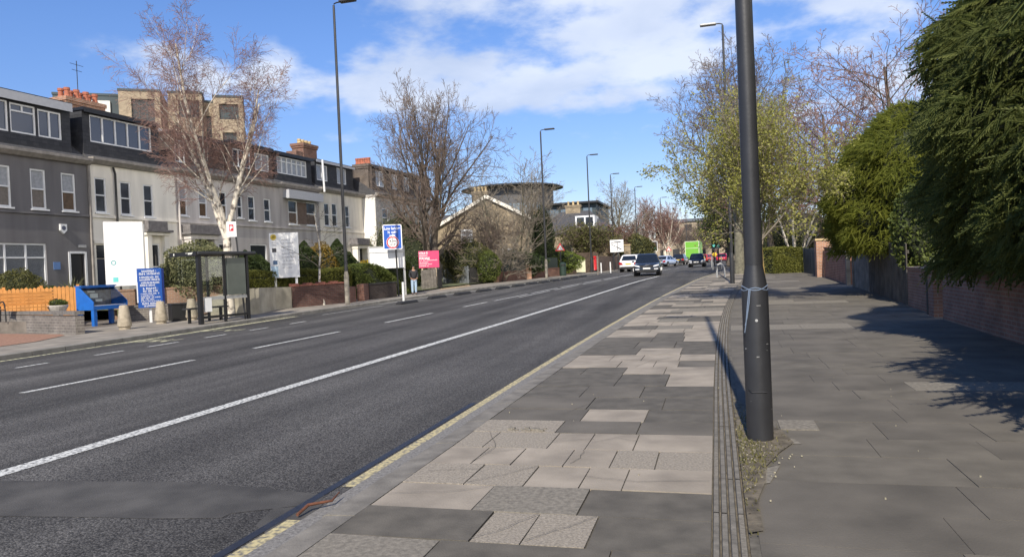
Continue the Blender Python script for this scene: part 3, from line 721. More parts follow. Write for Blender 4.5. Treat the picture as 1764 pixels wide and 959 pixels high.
# D
opsD = [(11.0, 11.65, 5.0, 6.45), (12.5, 13.15, 5.0, 6.4), (10.0, 10.5, 5.1, 6.4), (11, 12.6, 1.2, 3.6)]
dD = dict(x=(.1, 4.1), y=.35, top=9.62, mat=M_slbr, ops=[(10.3, 11.9, 8.15, 9.2, dict(style='mull', nm=3, sill=False)), (12.3, 13.7, 8.15, 9.2, dict(style='mull', nm=2, top=M_curt, sill=False))])
hD = house('mid grey house between the birch crown and the tall ivy columns', 9.9, 14.1, M_mgr, 7.35, opsD, dorm=dD, roofm=M_slbr)
for q in opsD: window(hD, q[0]-9.9, q[1]-9.9, q[2], q[3])
# E: projecting fascia over a wide window
opsE = [(15.0, 16.0, 4.95, 6.5), (17.0, 18.2, 4.95, 6.5), (15, 17, 1.2, 3.5)]
dE = dict(x=(.1, 4.2), y=.3, top=9.55, mat=M_slate, ops=[(14.45, 17.75, 8.2, 9.3, dict(style='grid', nm=6, top=M_curt, sill=False))])
hE = house('grey house with projecting pale fascia board and wide gridded dormer', 14.1, 18.6, M_mgr, 7.4, opsE, dorm=dE)
for q in opsE: window(hE, q[0]-14.1, q[1]-14.1, q[2], q[3], bot=M_brn)
MB().box(.35, 4.3, -.5, -.302, 6.55, 7.1).box(.4, 4.25, -.3, -.003, 6.6, 7.05).ob('fascia_board', M_fasc, hE)
MB().box(1.9, 2.9, -.03, -.002, 5.0, 6.4).ob('brown_panel', mat('brown_board', (.14, .1, .08), .8, .2, 4), hE)
# F
opsF = [(20.2, 20.9, 5.0, 6.65), (22.0, 22.6, 5.0, 6.6), (19.2, 19.9, 5.0, 6.6), (20.1, 21.4, 1.2, 3.6)]
dF = dict(x=(.15, 5.3), y=.3, top=9.62, fm=M_fasc, ops=[(18.95, 20.35, 8.2, 9.3, dict(style='mull', nm=2, top=M_curt, sill=False)), (21.6, 22.9, 8.2, 9.35, dict(style='mull', nm=2, top=M_curt, sill=False))])
hF = house('pale house with white porch and two-window dormer behind the lamp post', 18.6, 24.6, M_crm, 7.5, opsF, dorm=dF)
for q in opsF: window(hF, q[0]-18.6, q[1]-18.6, q[2], q[3])
portico(hF, 4.0, 5.7, 4.0, M_wht, M_stone)
MB().tube([(.12, -.35, 9.5), (.2, -.35, 7.3)], .07, 8).ob('downpipe', M_pvc, hF)
chimney(hF, 3.9, 5.7, 3.6, 4.6, 8.5, 11.6, 4, M_bred, M_poty, .35)
MB().box(3.0, 3.895, 3.65, 4.5, 8.5, 10.9).ob('chimney', M_bred, hF)
# G: end block standing forward, with its white return wall
offG = 1.1
so_ = lambda px, py: fac(px, py, offG)
s0G = 24.62
g1 = [so_(663, 362)[0], so_(680, 362)[0], so_(640, 362)[0]]
opsG = [(s0G+1.0, s0G+2.0, 5.1, 6.6), (s0G+4.2, s0G+5.2, 5.1, 6.6), (s0G+7.2, s0G+8.2, 5.1, 6.6), (s0G+1, s0G+2.4, 1.6, 3.8)]
zg = 9.85
dG = dict(x=(.3, 11), y=.35, top=zg, mat=M_slbr, ops=[(s0G+.9, s0G+2.2, 8.3, 9.5, dict(style='mull', nm=2, top=M_curt, sill=False)), (s0G+3.6, s0G+4.6, 8.3, 9.5, dict(style='mull', nm=2, top=M_curt, sill=False)),
      (s0G+5.6, s0G+6.8, 8.3, 9.5, dict(style='mull', nm=2, top=M_curt, sill=False)), (s0G+8.6, s0G+9.6, 8.3, 9.5, dict(style='mull', nm=2, sill=False))])
hG = house('end house standing forward with grey stone front and white return wall, red pots above', s0G, s0G+11.4, mat('grey_stone_front', (.40, .385, .365), .95, .3, 5, bump=.4, bscale=14), 7.55, opsG, off=offG, dorm=dG, roofm=M_slbr)
for q in opsG: window(hG, q[0]-s0G, q[1]-s0G, q[2], q[3], fw=.1)
MB().box(-.02, .003, .02, 1.3, .0, 7.3).ob('return_wall', paint('white_masonry', (.72, .7, .66), .9), hG)
chimney(hG, .1, .8, .55, 1.75, 7.3, 9.95, 6, brick('dark_brick', (.12, .09, .07), (.09, .07, .06), (.2, .18, .16)), M_pot, .5)

# ------------------------------------------------------------------ buildings behind
M_teal = mat('dark_teal_cladding', (.028, .045, .052), .5, .15, .7)
M_buff = brick('buff_brick', (.36, .28, .19), (.28, .22, .15), (.34, .3, .25), 1, .3, .1)
M_dkg = glassmat('dark_glazing', (.03, .032, .036), .08)
def gbox(parent, name, m_, *b): return MB().box(*b).ob(name, m_, parent)
ab = thing('apartment_block', 'modern buff brick and dark teal apartment block rising behind the terrace', 'building', (-79.2, 77.7, 0), rad(34))
# local +x runs to the right along its front, the front faces -y
def tower(x0, x1, y0, z1, m_, wins):
    mb = MB(); facade(mb, x0, x1, 0, z1, [w for w in wins], .5); mb.box(x0+.003, x1-.003, .51, 12, 0, z1); mb.box(x0+.001, x0+.3, .002, .509, 0, z1-.001); mb.box(x1-.3, x1-.001, .002, .509, 0, z1-.001)
    t = mb.ob('block', m_, ab); t.location = (0, y0, 0)
    for w in wins:
        f = MB(); f.box(w[0], w[0]+.1, .3, .42, w[2], w[3]); f.box(w[1]-.1, w[1], .3, .42, w[2], w[3])
        for k in range(1, 3):
            xm = w[0]+(w[1]-w[0])*k/3; f.box(xm-.06, xm+.06, .3, .42, w[2], w[3])
        zz = w[2]+1.0; f.box(w[0], w[1], .28, .298, w[2], zz)
        f = f.ob('window', M_teal, t)
        MB().add([(w[0], .4, w[2]), (w[1], .4, w[2]), (w[1], .4, w[3]), (w[0], .4, w[3])], [(0, 1, 2, 3)]).ob('pane', M_dkg, f)
    MB().box(x0-.08, x1+.08, -.08, 12.1, z1+.001, z1+.3).ob('coping', M_teal, t)
tower(-2.7, 5.15, 1.5, 26.6, M_teal, [(1.8, 4.6, 21.0, 23.8), (-2, 0, 18, 21)])
tower(5.2, 10.2, 0, 27.0, M_buff, [(6.7, 9.5, 21.3, 26.0)])
tower(10.25, 11.1, 1.2, 25.3, M_buff, [(10.3, 11.0, 20.6, 23.2)])
tower(11.15, 15.4, 0, 26.9, M_buff, [(12.4, 15.0, 23.7, 26.0), (11.6, 12.3, 20.2, 22.6), (13.6, 14.4, 20.2, 22.6)])
tower(15.45, 16.7, 1.2, 26.0, M_buff, [(15.6, 16.5, 21.2, 24.2)])
tower(16.75, 20.6, .4, 26.6, M_buff, [(17.5, 20.0, 23.6, 25.7), (17.8, 19.6, 18.8, 21.8)])
gbox(ab, 'penthouse', mat('pale_render_panel', (.6, .6, .58), .8), 1.2, 4.0, 1.2, 1.49, 24.2, 25.9)

rb = thing('round_roofed_building', 'modern building with thin round flat roof behind the stone gable house', 'building', (-30.3, 112, 0))
mb = MB(); mb.lathe([(7.8, 13.6), (8.0, 13.63), (8.0, 13.74), (7.6, 13.9)], 40); mb.ob('round_roof', paint('dark_roof_metal', (.03, .035, .04), .5), rb)
mb = MB(); mb.lathe([(6.4, 0), (6.4, 13.6)], 40); dm = mb.ob('drum', mat('grey_cladding', (.075, .075, .08), .6, .15, 1.5), rb)
for k in range(14):
    a = -PI/2-1.25+k*.19
    MB().add([(6.43*math.cos(a+q), 6.43*math.sin(a+q), z) for q, z in ((0, 9.4), (.15, 9.4), (.15, 11.0), (0, 11.0))], [(0, 1, 2, 3)]).ob('window', mat('sky_glass', (.12, .16, .2), .06, 0, spec=.9), dm)
mb = MB(); mb.box(6.5, 13.9, -5.5, 8, 0, 10.3); wg = mb.ob('side_wing', M_teal, rb)
MB().box(6.3, 14.4, -6.3, 8.3, 10.302, 10.6).ob('flat_roof', M_blk, wg)
for k in range(4): MB().box(7.1+k*1.65, 8.4+k*1.65, -5.54, -5.502, 7.2, 9.7).ob('window', MATS['sky_glass'], wg)

M_ash = brick('buff_stone_blocks', (.30, .24, .16), (.22, .17, .11), (.25, .21, .15), 1, .45, .2, ms=.015)
def gable_house(label, loc, rz, w, d, eave, ridge, wallm, wins, bmat, chim=()):
    h = thing('stone_house', label, 'house', loc, rz)
    mb = MB(); mb.prism([(-w/2, -1), (w/2, -1), (w/2, eave), (0, ridge), (-w/2, eave)], 0, d, 'y'); mb.ob('wall', wallm, h)
    rf = MB(); k = (ridge-eave)/(w/2)
    for sg in (-1, 1):
        x1 = sg*(w/2+.35); z1 = eave-.35*k
        rf.prism([(0, ridge+.03), (x1, z1+.03), (x1, z1+.2), (0, ridge+.22)], -.25, d+.25, 'y')
    r_ = rf.ob('roof', M_roof, h)
    bb = MB()
    for sg in (-1, 1): bb.bar((0, -.3, ridge+.02), (sg*(w/2+.35), -.3, eave-.35*k+.02), .06, .32)
    bb.ob('bargeboard', bmat, r_)
    for a, b, c, e in wins:
        f = MB(); f.box(a-.15, b+.15, -.06, -.002, c-.15, e+.15); f = f.ob('window', M_pvc, h)
        MB().box(a, b, -.075, -.062, c, (c+e)/2-.04).box(a, b, -.075, -.062, (c+e)/2+.04, e).ob('pane', M_curt, f)
    for c in chim: chimney(r_, *c)
    return h
p = P(838, 345, 74)
gable_house('buff stone gable house with pale bargeboards behind the bare twin-trunk tree', (p.x, p.y, .7), rad(8), 10.5, 9, 5.2, 8.0, M_ash, [(-2.6, -1.7, 3.1, 4.7), (1.5, 2.6, .8, 2.6)], M_crm,
    [(-1.9, -.4, 3, 4, 6.5, 8.9, 4, M_ash, M_poty, .5)])
p = P(963, 420, 92)
h = thing('stone_house', 'stone villa with hipped slate roof and white dormer beyond the red pillar box', 'house', (p.x, p.y, .8))
MB().box(-3.2, 6, 0, 9, -1, 4.6).ob('wall', M_ash, h)
MB().add([(-3.6, -.4, 4.6), (6.4, -.4, 4.6), (6.4, 9.4, 4.6), (-3.6, 9.4, 4.6), (-.5, 4, 7.6), (3.4, 4, 7.6)], [(0, 1, 5, 4), (1, 2, 5), (2, 3, 4, 5), (3, 0, 4), (3, 2, 1, 0)]).ob('roof', M_roof, h)
dd = MB().box(2.2, 4.6, -.2, 3, 5.2, 6.7).ob('dormer', M_pvc, h); MB().box(2.4, 3.3, -.23, -.202, 5.4, 6.5).box(3.5, 4.4, -.23, -.202, 5.4, 6.5).ob('pane', M_pane, dd)
for a in (-2.4, .3):
    f = MB().box(a, a+1.4, -.06, -.002, 1.2, 3.4).ob('window', M_stone, h); MB().box(a+.15, a+1.25, -.075, -.062, 1.35, 3.25).ob('pane', M_pane, f)
chimney(h, -4.4, -2.9, 4, 5, 0, 7.6, 3, M_ash, M_poty, .5); chimney(h, .3, 2.2, 3.6, 4.4, 5, 8.4, 3, M_ash, M_poty, .5)
p = P(800, 405, 84)
h = thing('white_house', 'small white house with slate roof glimpsed behind the twin-trunk tree', 'house', (p.x-2, p.y, .7))
MB().box(-3, 3.2, 0, 7, -1, 5.0).ob('wall', M_crm, h); MB().prism([(-.4, 4.9), (3.5, 7.4), (7.4, 4.9)], -3.3, 3.5, 'x').ob('roof', M_roof, h)
f = MB().box(.8, 2.4, -.06, -.002, 2.4, 4.0).ob('window', M_pvc, h); MB().box(.95, 2.25, -.08, -.062, 2.55, 3.85).ob('pane', M_pane, f)
p = P(1190, 420, 190)
h = thing('office_block', 'pale flat-roofed block at the far end of the road', 'building', (p.x, p.y, .8), rad(-10))
MB().box(-9, 12, 0, 12, -1, 10.5).ob('wall', mat('pale_stone_wall', (.34, .28, .2), .9, .15, .4), h); MB().box(-9.4, 12.4, -.4, 12.4, 10.502, 11.2).ob('flat_roof', paint('grey_roof_edge', (.12, .13, .15)), h)
for i in range(6):
    for z in (2, 5.3, 8.2): MB().box(-8+i*3.3, -6.2+i*3.3, -.05, -.002, z, z+1.6).ob('window', M_pane, h)
# ------------------------------------------------------------------ walls, fences and street furniture on the left
def P3(p): return (p.x, p.y, p.z)
def along(a, b): d = b-a; return math.atan2(d.y, d.x), math.hypot(d.x, d.y)
def yaw_to_cam(p, extra=0): return math.atan2(p.y, p.x)-PI/2+extra     # local -y looks at the photographer's spot
M_gbrick = brick('grey_brick', (.17, .15, .135), (.12, .108, .10), (.24, .22, .19), 1, .24, .09)
M_dbrick = brick('dark_red_brick', (.115, .05, .038), (.085, .038, .03), (.10, .08, .07))
M_rbrick = brick('garden_red_brick', (.2, .085, .055), (.145, .06, .042), (.17, .13, .11))
M_cop = mat('coping_brick_red', (.26, .10, .07), .85, .2, 6)
M_cwall = mat('stained_concrete', (.36, .33, .26), .95, .3, 1.6, bump=.3, detail=9)
M_orange = mat('orange_stained_wood', (.52, .225, .055), .6, .25, 3, detail=6)
M_oldw = mat('weathered_wood', (.20, .18, .155), .9, .35, 5, bump=.3, detail=9)
M_greyw = mat('grey_painted_wood', (.19, .205, .215), .85, .25, 6, bump=.2)
M_darkw = mat('dark_stained_wood', (.035, .034, .032), .8, .3, 6)
M_steel = paint('dark_steel', (.03, .03, .032), .45)
M_galv = mat('galvanised_steel', (.42, .42, .41), .5, .15, 10, metal=.4)
M_whp = paint('white_board', (.80, .80, .79), .35, .03)
M_blue = paint('sign_blue', (.016, .085, .36), .4, .05)
M_blue2 = paint('display_case_blue', (.015, .12, .44), .45, .1)
M_lcon = mat('bollard_concrete', (.36, .31, .235), .95, .25, 7, bump=.4, bscale=50)

def wall_run(name, label, a, b, h, t, m_, cap=None, z0=-.25, group=None, ends=True, cast=None, cat='wall'):
    ang, L = along(a, b); o = thing(name, label, cat, (a.x, a.y, a.z), ang, group)
    rise = b.z-a.z
    mb = MB(); mb.add([(0, 0, z0), (L, 0, z0+rise), (L, t, z0+rise), (0, t, z0), (0, 0, h), (L, 0, h+rise), (L, t, h+rise), (0, t, h)],
          [(0, 3, 2, 1), (4, 5, 6, 7), (0, 1, 5, 4), (1, 2, 6, 5), (2, 3, 7, 6), (3, 0, 4, 7)])
    mb.ob('brickwork' if 'brick' in m_.name else 'body', m_, o)
    if cap == 'castle':
        n = int(L/.34); c = MB()
        for k in range(n):
            x = L*k/n; z = h+rise*k/n; hh = .13 if k % 2 == 0 else .07
            c.box(x+.01, x+L/n*.97, -.03, t+.03, z+.002, z+hh)
        c.ob('coping', M_cop, o)
    elif cap == 'flat':
        c = MB(); c.add([(-.02, -.03, h+.002), (L+.02, -.03, h+rise+.002), (L+.02, t+.03, h+rise+.002), (-.02, t+.03, h+.002), (-.02, -.03, h+.07), (L+.02, -.03, h+rise+.07), (L+.02, t+.03, h+rise+.07), (-.02, t+.03, h+.07)],
          [(0, 3, 2, 1), (4, 5, 6, 7), (0, 1, 5, 4), (1, 2, 6, 5), (2, 3, 7, 6), (3, 0, 4, 7)]); c.ob('coping', cast or m_, o)
    elif cap == 'soldier':
        c = MB(); n = int(L/.085)
        for k in range(n): c.box(L*k/n+.004, L*(k+1)/n-.004, -.012, t+.012, h+.002, h+.11)
        c.ob('coping', cast or m_, o)
    return o
def on(px, py, dz=.04): return at(px, py, dz)
# grey brick wall, running across, its end towards the road
a, b = on(-110, 566), on(131, 576)
wall_run('brick_wall', 'low weathered grey brick wall in front of the orange bench', a, b, .56, .26, M_gbrick, 'soldier', cast=mat('grey_coping', (.15, .14, .13), .9, .25, 9))
# low back wall of the forecourt and the terraced planting wall behind
a, b = P(205, 530, 28.4), P(345, 532, 29.6); a.z = b.z = .13
wall_run('brick_wall', 'long low grey brick wall behind the blue notice board', a, b, .52, .24, M_gbrick, 'flat', cast=M_gbrick)
a, b = P(196, 510, 29.6), P(398, 520, 30.6); a.z = b.z = .15
wall_run('brick_wall', 'warm brown brick terrace wall above the low grey wall', a, b, 1.12, .24, brick('brown_brick', (.27, .155, .095), (.21, .12, .075), (.26, .21, .17)), 'flat', cast=MATS['brown_brick'])
# curved pale concrete wall
pts = [P(362, 536, 28.0), P(412, 540, 28.3), P(440, 538, 28.9), on(470, 534), on(503, 530)]
pts[0].z = pts[1].z = pts[2].z = .16
o = thing('concrete_wall', 'pale stained concrete garden wall behind the bus shelter', 'wall', P3(pts[0]))
vs = []; q0 = pts[0]; n = len(pts); hs_ = [.75, 1.0, 1.02, .98, .95]
for p, h in zip(pts, hs_):
    l = p-q0; vs += [(l.x, l.y, -.3), (l.x, l.y, h), (l.x+.05, l.y+.22, h), (l.x+.05, l.y+.22, -.3)]
MB().add(vs, [(4*i+j, 4*i+4+j, 4*i+4+(j+1) % 4, 4*i+(j+1) % 4) for i in range(n-1) for j in range(4)]+[(0, 1, 2, 3), (4*n-4, 4*n-1, 4*n-2, 4*n-3)]).ob('body', M_cwall, o)
wall_run('brick_wall', 'dark red brick wall with castellated coping beside the concrete wall', on(505, 530), on(594, 521.5), .92, .24, M_dbrick, 'castle')
wall_run('brick_pier', 'short dark red brick pier just beyond the lamp post', on(604, 521), on(614, 519), .72, .3, M_rbrick, None, cat='pier')
wall_run('brick_pier', 'small red brick pier before the low dark wall', on(628, 518), on(636, 516), .8, .35, M_rbrick, None, cat='pier')
wall_run('brick_wall', 'low black-stained brick wall under the overgrown hedge', on(637, 516), on(684, 511), .72, .22, brick('sooty_brick', (.05, .035, .03), (.04, .03, .027), (.06, .05, .045)), 'flat', cast=M_darkw)
# fences
def board_fence(label, a, b, h, m_, bw=.14, dark=None, group=None, gap=.012, rails=True, pointed=False, cat='fence', posts=None):
    ang, L = along(a, b); o = thing('timber_fence', label, cat, P3(a), ang, group); n = max(2, int(L/bw)); mb = MB(); r = random.Random(int(L*100))
    for k in range(n):
        x = L*k/n; z = (b.z-a.z)*k/n; hh = h+r.uniform(-.03, .03); w = L/n-gap
        if pointed: mb.prism([(x, z-.05), (x+w, z-.05), (x+w, z+hh-.05), (x+w/2, z+hh), (x, z+hh-.05)], -.012, .012, 'y')
        else: mb.box(x, x+w, -.012+r.uniform(-.006, .006), .014, z-.05, z+hh)
    mb.ob('boards', m_, o)
    mb = MB()
    for zz in (.25, h-.25): mb.bar((0, .04, zz), (L, .04, zz+b.z-a.z), .04, .09)
    mb.ob('rails', m_, o)
    for k in range(posts or 0):
        x = L*k/max(1, posts-1); MB().box(x-.05, x+.05, .062, .16, -.1, h+.06+(b.z-a.z)*x/L).ob('post', m_, o)
    return o
a, b = P(-60, 540, 27.0), P(136, 545, 28.4); a.z, b.z = .45, .45
tp_ = [P(-60, 540, 24.9), P(60, 540, 24.5), P(122, 540, 25.4), P(137, 540, 28.6), P(110, 540, 33), P(-100, 540, 31)]
m = MB(); m.prism([(q.x, q.y) for q in tp_], -.1, .46, 'z'); struct(m.ob('raised_terrace', M_fore))
of = board_fence('orange stained picket fence behind the bench', a, b, 1.12, M_orange, .13, pointed=True, posts=4)
a = on(727, 500); b = on(753, 497.5)
board_fence('weathered grey upright sleeper fence under the pink sale board', a, b, 1.2, M_oldw, .22, gap=.03)
c = b+Vector((-1.2, 1.3, .02))
board_fence('dark side return of the weathered sleeper fence', b+Vector((.06, .02, 0)), on(762, 496.5), 1.18, M_darkw, .2)
a, b = on(764, 488.5), on(808, 489.5)
board_fence('pale grey painted plank fence behind the drive entrance', a, b, 1.22, M_greyw, .2)
board_fence('dark stained plank fence before the green bushes', on(810, 489.5), on(842, 486.5), 1.15, M_darkw, .14)
MB2 = MB(); p = [on(757, 499.5), on(770, 489), on(806, 490), on(812, 493)]
m = MB(); m.add([(q.x, q.y, q.z+.008) for q in p], [(0, 1, 2, 3)]); struct(m.ob('driveway', mat('sandy_gravel', (.36, .27, .17), .95, .3, 9)))
# red brick garden wall with orange piers and dark railing panels
def pier(label, p, w, h, m_, ang=0, cap=None, group=None):
    o = thing('brick_pier', label, 'pier', P3(p), ang, group)
    MB().box(-w/2, w/2, -w/2, w/2, -.2, h).ob('shaft', m_, o)
    MB().box(-w/2-.05, w/2+.05, -w/2-.05, w/2+.05, h+.002, h+.1).ob('cap', cap or m_, o); return o
pier('orange brick pier at the near end of the garden wall', on(855, 486), .42, .8, M_borg, .3)
pier('orange brick pier midway along the garden wall', on(911, 479.5), .42, .95, M_borg, .3)
for (x0, y0), (x1, y1), lb in (((859, 485.5), (907, 480), 'low red brick garden wall with dark panels between two orange piers'), ((915, 479), (964, 475), 'low red brick garden wall with dark panels beyond the far orange pier')):
    w_ = wall_run('brick_wall', lb, on(x0, y0), on(x1, y1), .62, .22, M_rbrick, 'flat', cast=M_rbrick)
    L = along(on(x0, y0), on(x1, y1))[1]
    MB().box(.1, L-.1, .08, .14, .72, 1.55).ob('panel', paint('dark_green_panel', (.02, .03, .025), .6), w_)
a, b = on(982, 472), on(1050, 467.5)
board_fence('tall brown weathered fence behind the red pillar box', a+Vector((-1.2, .6, 0)), b+Vector((-1.2, .6, 0)), 1.9, mat('brown_weathered_wood', (.10, .07, .05), .9, .4, 3), .16)
wall_run('brick_wall', 'brown brick wall behind the white estate car', b+Vector((-1.1, .8, 0)), b+Vector((-.2, 14, 0)), 1.5, .3, brick('brown_brick_far', (.16, .10, .07), (.12, .08, .055), (.15, .12, .1)))
pier('buff stone gate pier behind the white car', P(1082, 452, 86), .7, 2.0, M_ash, 0, M_poty)

# ---- bench
p = P(52, 540, 25.4); p.z = .462
bn = thing('park_bench', 'orange slatted park bench with black metal arms', 'bench', P3(p), yaw_to_cam(p, rad(16)))
mb = MB()
for k in range(4): mb.box(-.82, .82, .2+k*.012, .225+k*.012, .52+k*.115, .61+k*.115)
mb.ob('backrest', M_orange, bn)
mb = MB()
for k in range(4): mb.box(-.82, .82, -.28+k*.11, -.19+k*.11, .42, .45)
mb.ob('seat', M_orange, bn)
for x in (-.8, .8):
    MB().tube([(x, -.32, 0), (x, -.3, .3), (x, -.24, .6), (x, -.1, .68), (x, .2, .66)], .022, 8).tube([(x, -.3, .41), (x, .2, .41)], .02, 8).tube([(x, .3, 0), (x, .22, .4), (x, .27, .98)], .022, 8).ob('arm_frame', M_blk, bn)
# ---- planter and pot
p = P(100, 537, 25.9); p.z = .462
t = thing('flower_pot', 'pale stone bowl planter beside the orange bench', 'planter', P3(p))
MB().lathe([(.12, 0), (.16, .12), (.3, .36), (.33, .42), (.33, .46), (.26, .46), (.24, .38)], 20).ob('bowl', mat('pale_stone', (.45, .42, .38), .9), t)
# ---- blue display case on legs
p = at(178, 556, .04); p = P(178, 553, 27.0); p.z = .1
t = thing('display_case', 'bright blue sloping display case on four legs', 'display case', P3(p), yaw_to_cam(p, rad(40)))
w, d = .72, .42
mb = MB()
for x in (-w, w-.03): mb.prism([(-d, .58), (d, .58), (d, 1.42), (d-.15, 1.42), (-d, .86)], x, x+.03, 'x')
mb.box(-w+.031, w-.031, -d, d, .58, .72); mb.box(-w+.031, w-.031, d-.04, d, .721, 1.42); mb.box(-w+.031, w-.031, d-.28, d-.041, 1.37, 1.42)
mb.ob('cabinet', M_blue2, t)
MB().box(-w-.02, w+.02, d-.3, d+.03, 1.422, 1.46).ob('lid', M_blue2, t)
MB().box(-w+.04, w-.04, d-.06, d-.042, .74, 1.36).ob('display_board', mat('display_board_grey', (.16, .16, .18), .6, .5, 6), t)
MB().box(-w+.05, w-.05, -d+.02, d-.07, .723, .74).ob('display_shelf', M_whp, t)
MB().box(-.2, .12, d-.068, d-.061, 1.0, 1.16).box(-.3, .0, d-.068, d-.061, 1.2, 1.27).box(.02, .3, d-.068, d-.061, .86, .95).ob('pinned_notice', M_whp, t)
for x in (-w+.08, w-.08):
    for y in (-d+.08, d-.08): MB().box(x-.065, x+.065, y-.065, y+.065, -.02, .579).ob('leg', M_blue2, t)
MB().add([(-w+.02, -d-.002, .87), (w-.02, -d-.002, .87), (w-.02, d-.16, 1.425), (-w+.02, d-.16, 1.425)], [(0, 1, 2, 3)]).ob('glass', thin_glass('case_glass'), t)
# ---- bollards
def bollard_mesh(): return MB().lathe([(.17, -.05), (.17, .08), (.21, .1), (.22, .14), (.135, .74), (.12, .78), (.0, .79)], 20)
b0 = None
for (px, py), lb in (((215, 567), 'concrete bollard nearest the blue display case'), ((278, 557), 'concrete bollard in front of the blue notice board'), ((331, 551), 'concrete bollard between the black bin and the bus shelter')):
    p = on(px, py)
    if b0 is None:
        b0 = bollard_mesh().ob('bollard', M_lcon, None, True); o = b0
    else: o = b0.copy(); COL.objects.link(o)
    o.location = p; o.rotation_euler = (0, 0, px); tag(o, lb, 'bollard', 'concrete bollards by the forecourt')
# ---- black bin
p = on(308, 552); t = thing('litter_bin', 'square black litter bin beside the third bollard', 'bin', (p.x, p.y, p.z), yaw_to_cam(p, .2))
MB().box(-.29, .29, -.29, .29, 0, .6).ob('body', M_blk, t, bevel=.02); MB().box(-.31, .31, -.31, .31, .601, .64).ob('lid', M_steel, t)
# ---- notice board (blue)
def scribble(parent, x0, x1, z, h, y, m_, seed, center=False, letters=True):
    r = random.Random(seed); mb = MB(); x = x0
    while x < x1:
        w = min(r.uniform(.5, .75)*h, x1-x)
        if r.random() < .14: x += h*.5; continue
        q = r.random()
        mb.box(x, x+w*.28, y-.002, y, z, z+h)
        mb.box(x+w*.28, x+w*.8, y-.002, y, z+h*(.38 if q < .5 else .8), z+h*(.58 if q < .5 else 1))
        if q > .3: mb.box(x+w*.6, x+w*.8, y-.002, y, z, z+h*.38 if q < .5 else z+h*.8)
        x += w+.06*h
    return mb.ob('lettering', m_, parent)
p = P(262, 553, 26.9); p.z = .11
t = thing('notice_board', 'upright blue notice board with white lettering on a white post', 'notice board', P3(p), yaw_to_cam(p, rad(10)))
MB().box(-.42, .38, -.05, .04, .56, 1.98).ob('board', M_blue, t)
MB().box(-.06, .02, .041, .12, -.1, 1.9).ob('post', M_whp, t)
MB().box(.381, .46, -.04, .3, .6, 1.96).ob('side_panel', paint('sign_navy', (.008, .02, .12), .4), t)
MB().box(-.45, -.421, -.04, .03, .75, 1.5).ob('edge_strip', M_whp, t)
for k, (x0, x1, z, h) in enumerate([(-.27, .2, 1.84, .075), (-.36, .32, 1.74, .085), (-.35, .28, 1.62, .07), (-.35, .32, 1.53, .07), (-.34, .3, 1.42, .07), (-.34, .15, 1.33, .07), (-.25, .24, 1.21, .08), (-.25, .24, 1.12, .07),
      (-.33, .28, 1.04, .05), (-.33, .12, .97, .05), (-.33, .32, .9, .05), (-.33, .1, .83, .05), (-.33, .32, .77, .04), (-.3, .3, .67, .07), (-.24, .26, .59, .06)]): scribble(t, x0, x1, z, h, -.052, M_whp, k)
# ---- big white hoarding
p = P(217, 492, 28.6); z0 = p.z; p.z = .15
t = thing('site_board', 'tall blank white board with a small teal ring and square', 'sign board', P3(p), yaw_to_cam(p, rad(4)))
s_ = 28.6/FPX
MB().box(-30*s_, 30*s_, -.04, .06, z0-.15-.0, z0+110*s_-.15).ob('panel', M_whp, t)
MB().box(30*s_+.002, 30*s_+.06, -.03, .3, z0-.1, z0+106*s_-.15).ob('side_panel', paint('board_side_grey', (.3, .31, .32)), t)
for x in (-.5, .5): MB().box(x-.05, x+.05, .062, .16, -.2, 2.4).ob('post', M_galv, t)
zt = z0-.15
MB().disc((-17*s_, -.043, zt+40*s_), 4*s_, (0, -1, 0), 20, 0, 2.6*s_).ob('ring_logo', paint('teal_print', (.05, .35, .36)), t)
MB().box(-19*s_, -11*s_, -.044, -.041, zt+7*s_, zt+15*s_).ob('teal_square', paint('aqua_print', (.16, .6, .58)), t)
# ---- bus shelter
sp = [on(347, 558.7), on(391, 553.5), on(428.6, 549)]
ang, L = along(sp[0], sp[2])
t = thing('bus_shelter', 'dark framed glazed bus shelter with flat roof at the kerb', 'bus shelter', P3(sp[0]), ang)
dp = 1.1; H = 2.42
for x, y, w in ((0, 0, .13), (L*.5, 0, .07), (L, 0, .1), (L*.62, dp, .07), (L-.02, dp, .07)): MB().box(x-w/2, x+w/2, y-w/2, y+w/2, -.05, H-.12).ob('post', M_blk, t)
MB().box(-.12, L+.35, -.15, dp+.15, H-.118, H).ob('roof', M_steel, t, bevel=.03)
rt = [o for o in t.children if o.name.startswith('roof')][0]
MB().box(-.16, -.122, -.1, dp+.1, H-.14, H-.0).ob('end_fascia', M_blk, rt)
MB().box(-.166, -.161, .1, .28, H-.09, H-.05).box(-.166, -.161, .05, .4, H-.055, H-.03).box(-.166, -.161, .95, 1.0, H-.1, H-.03).ob('worn_marking', mat('pale_scuff', (.55, .55, .5), .8, .6, 20), rt)
for x0, x1, z0, z1 in ((.08, L*.5-.05, .95, 2.25), (.08, L*.5-.05, .25, .78)):
    MB().box(x0, x1, -.004, .004, z0, z1).ob('glass', thin_glass('shelter_glass', (.95, .965, .96)), t)
MB().box(.07, L*.5-.036, -.03, .03, .79, .9).box(L*.5+.036, L-.05, -.03, .03, .79, .9).ob('waist_rail', M_galv, t)
MB().box(L*.5+.12, L-.1, -.05, .03, .92, 2.2).ob('poster_panel', mat('green_grey_poster', (.10, .115, .10), .3, .1, 3), t)
MB().box(.08, L-.05, dp-.004, dp+.004, .3, 2.2).ob('glass', MATS['shelter_glass'], t)
MB().box(.15, L-.2, .75, 1.1, .48, .53).ob('seat', M_steel, t)
for x in (.3, L-.4): MB().box(x-.04, x+.04, .9, .98, -.05, .479).ob('seat_leg', M_blk, t)
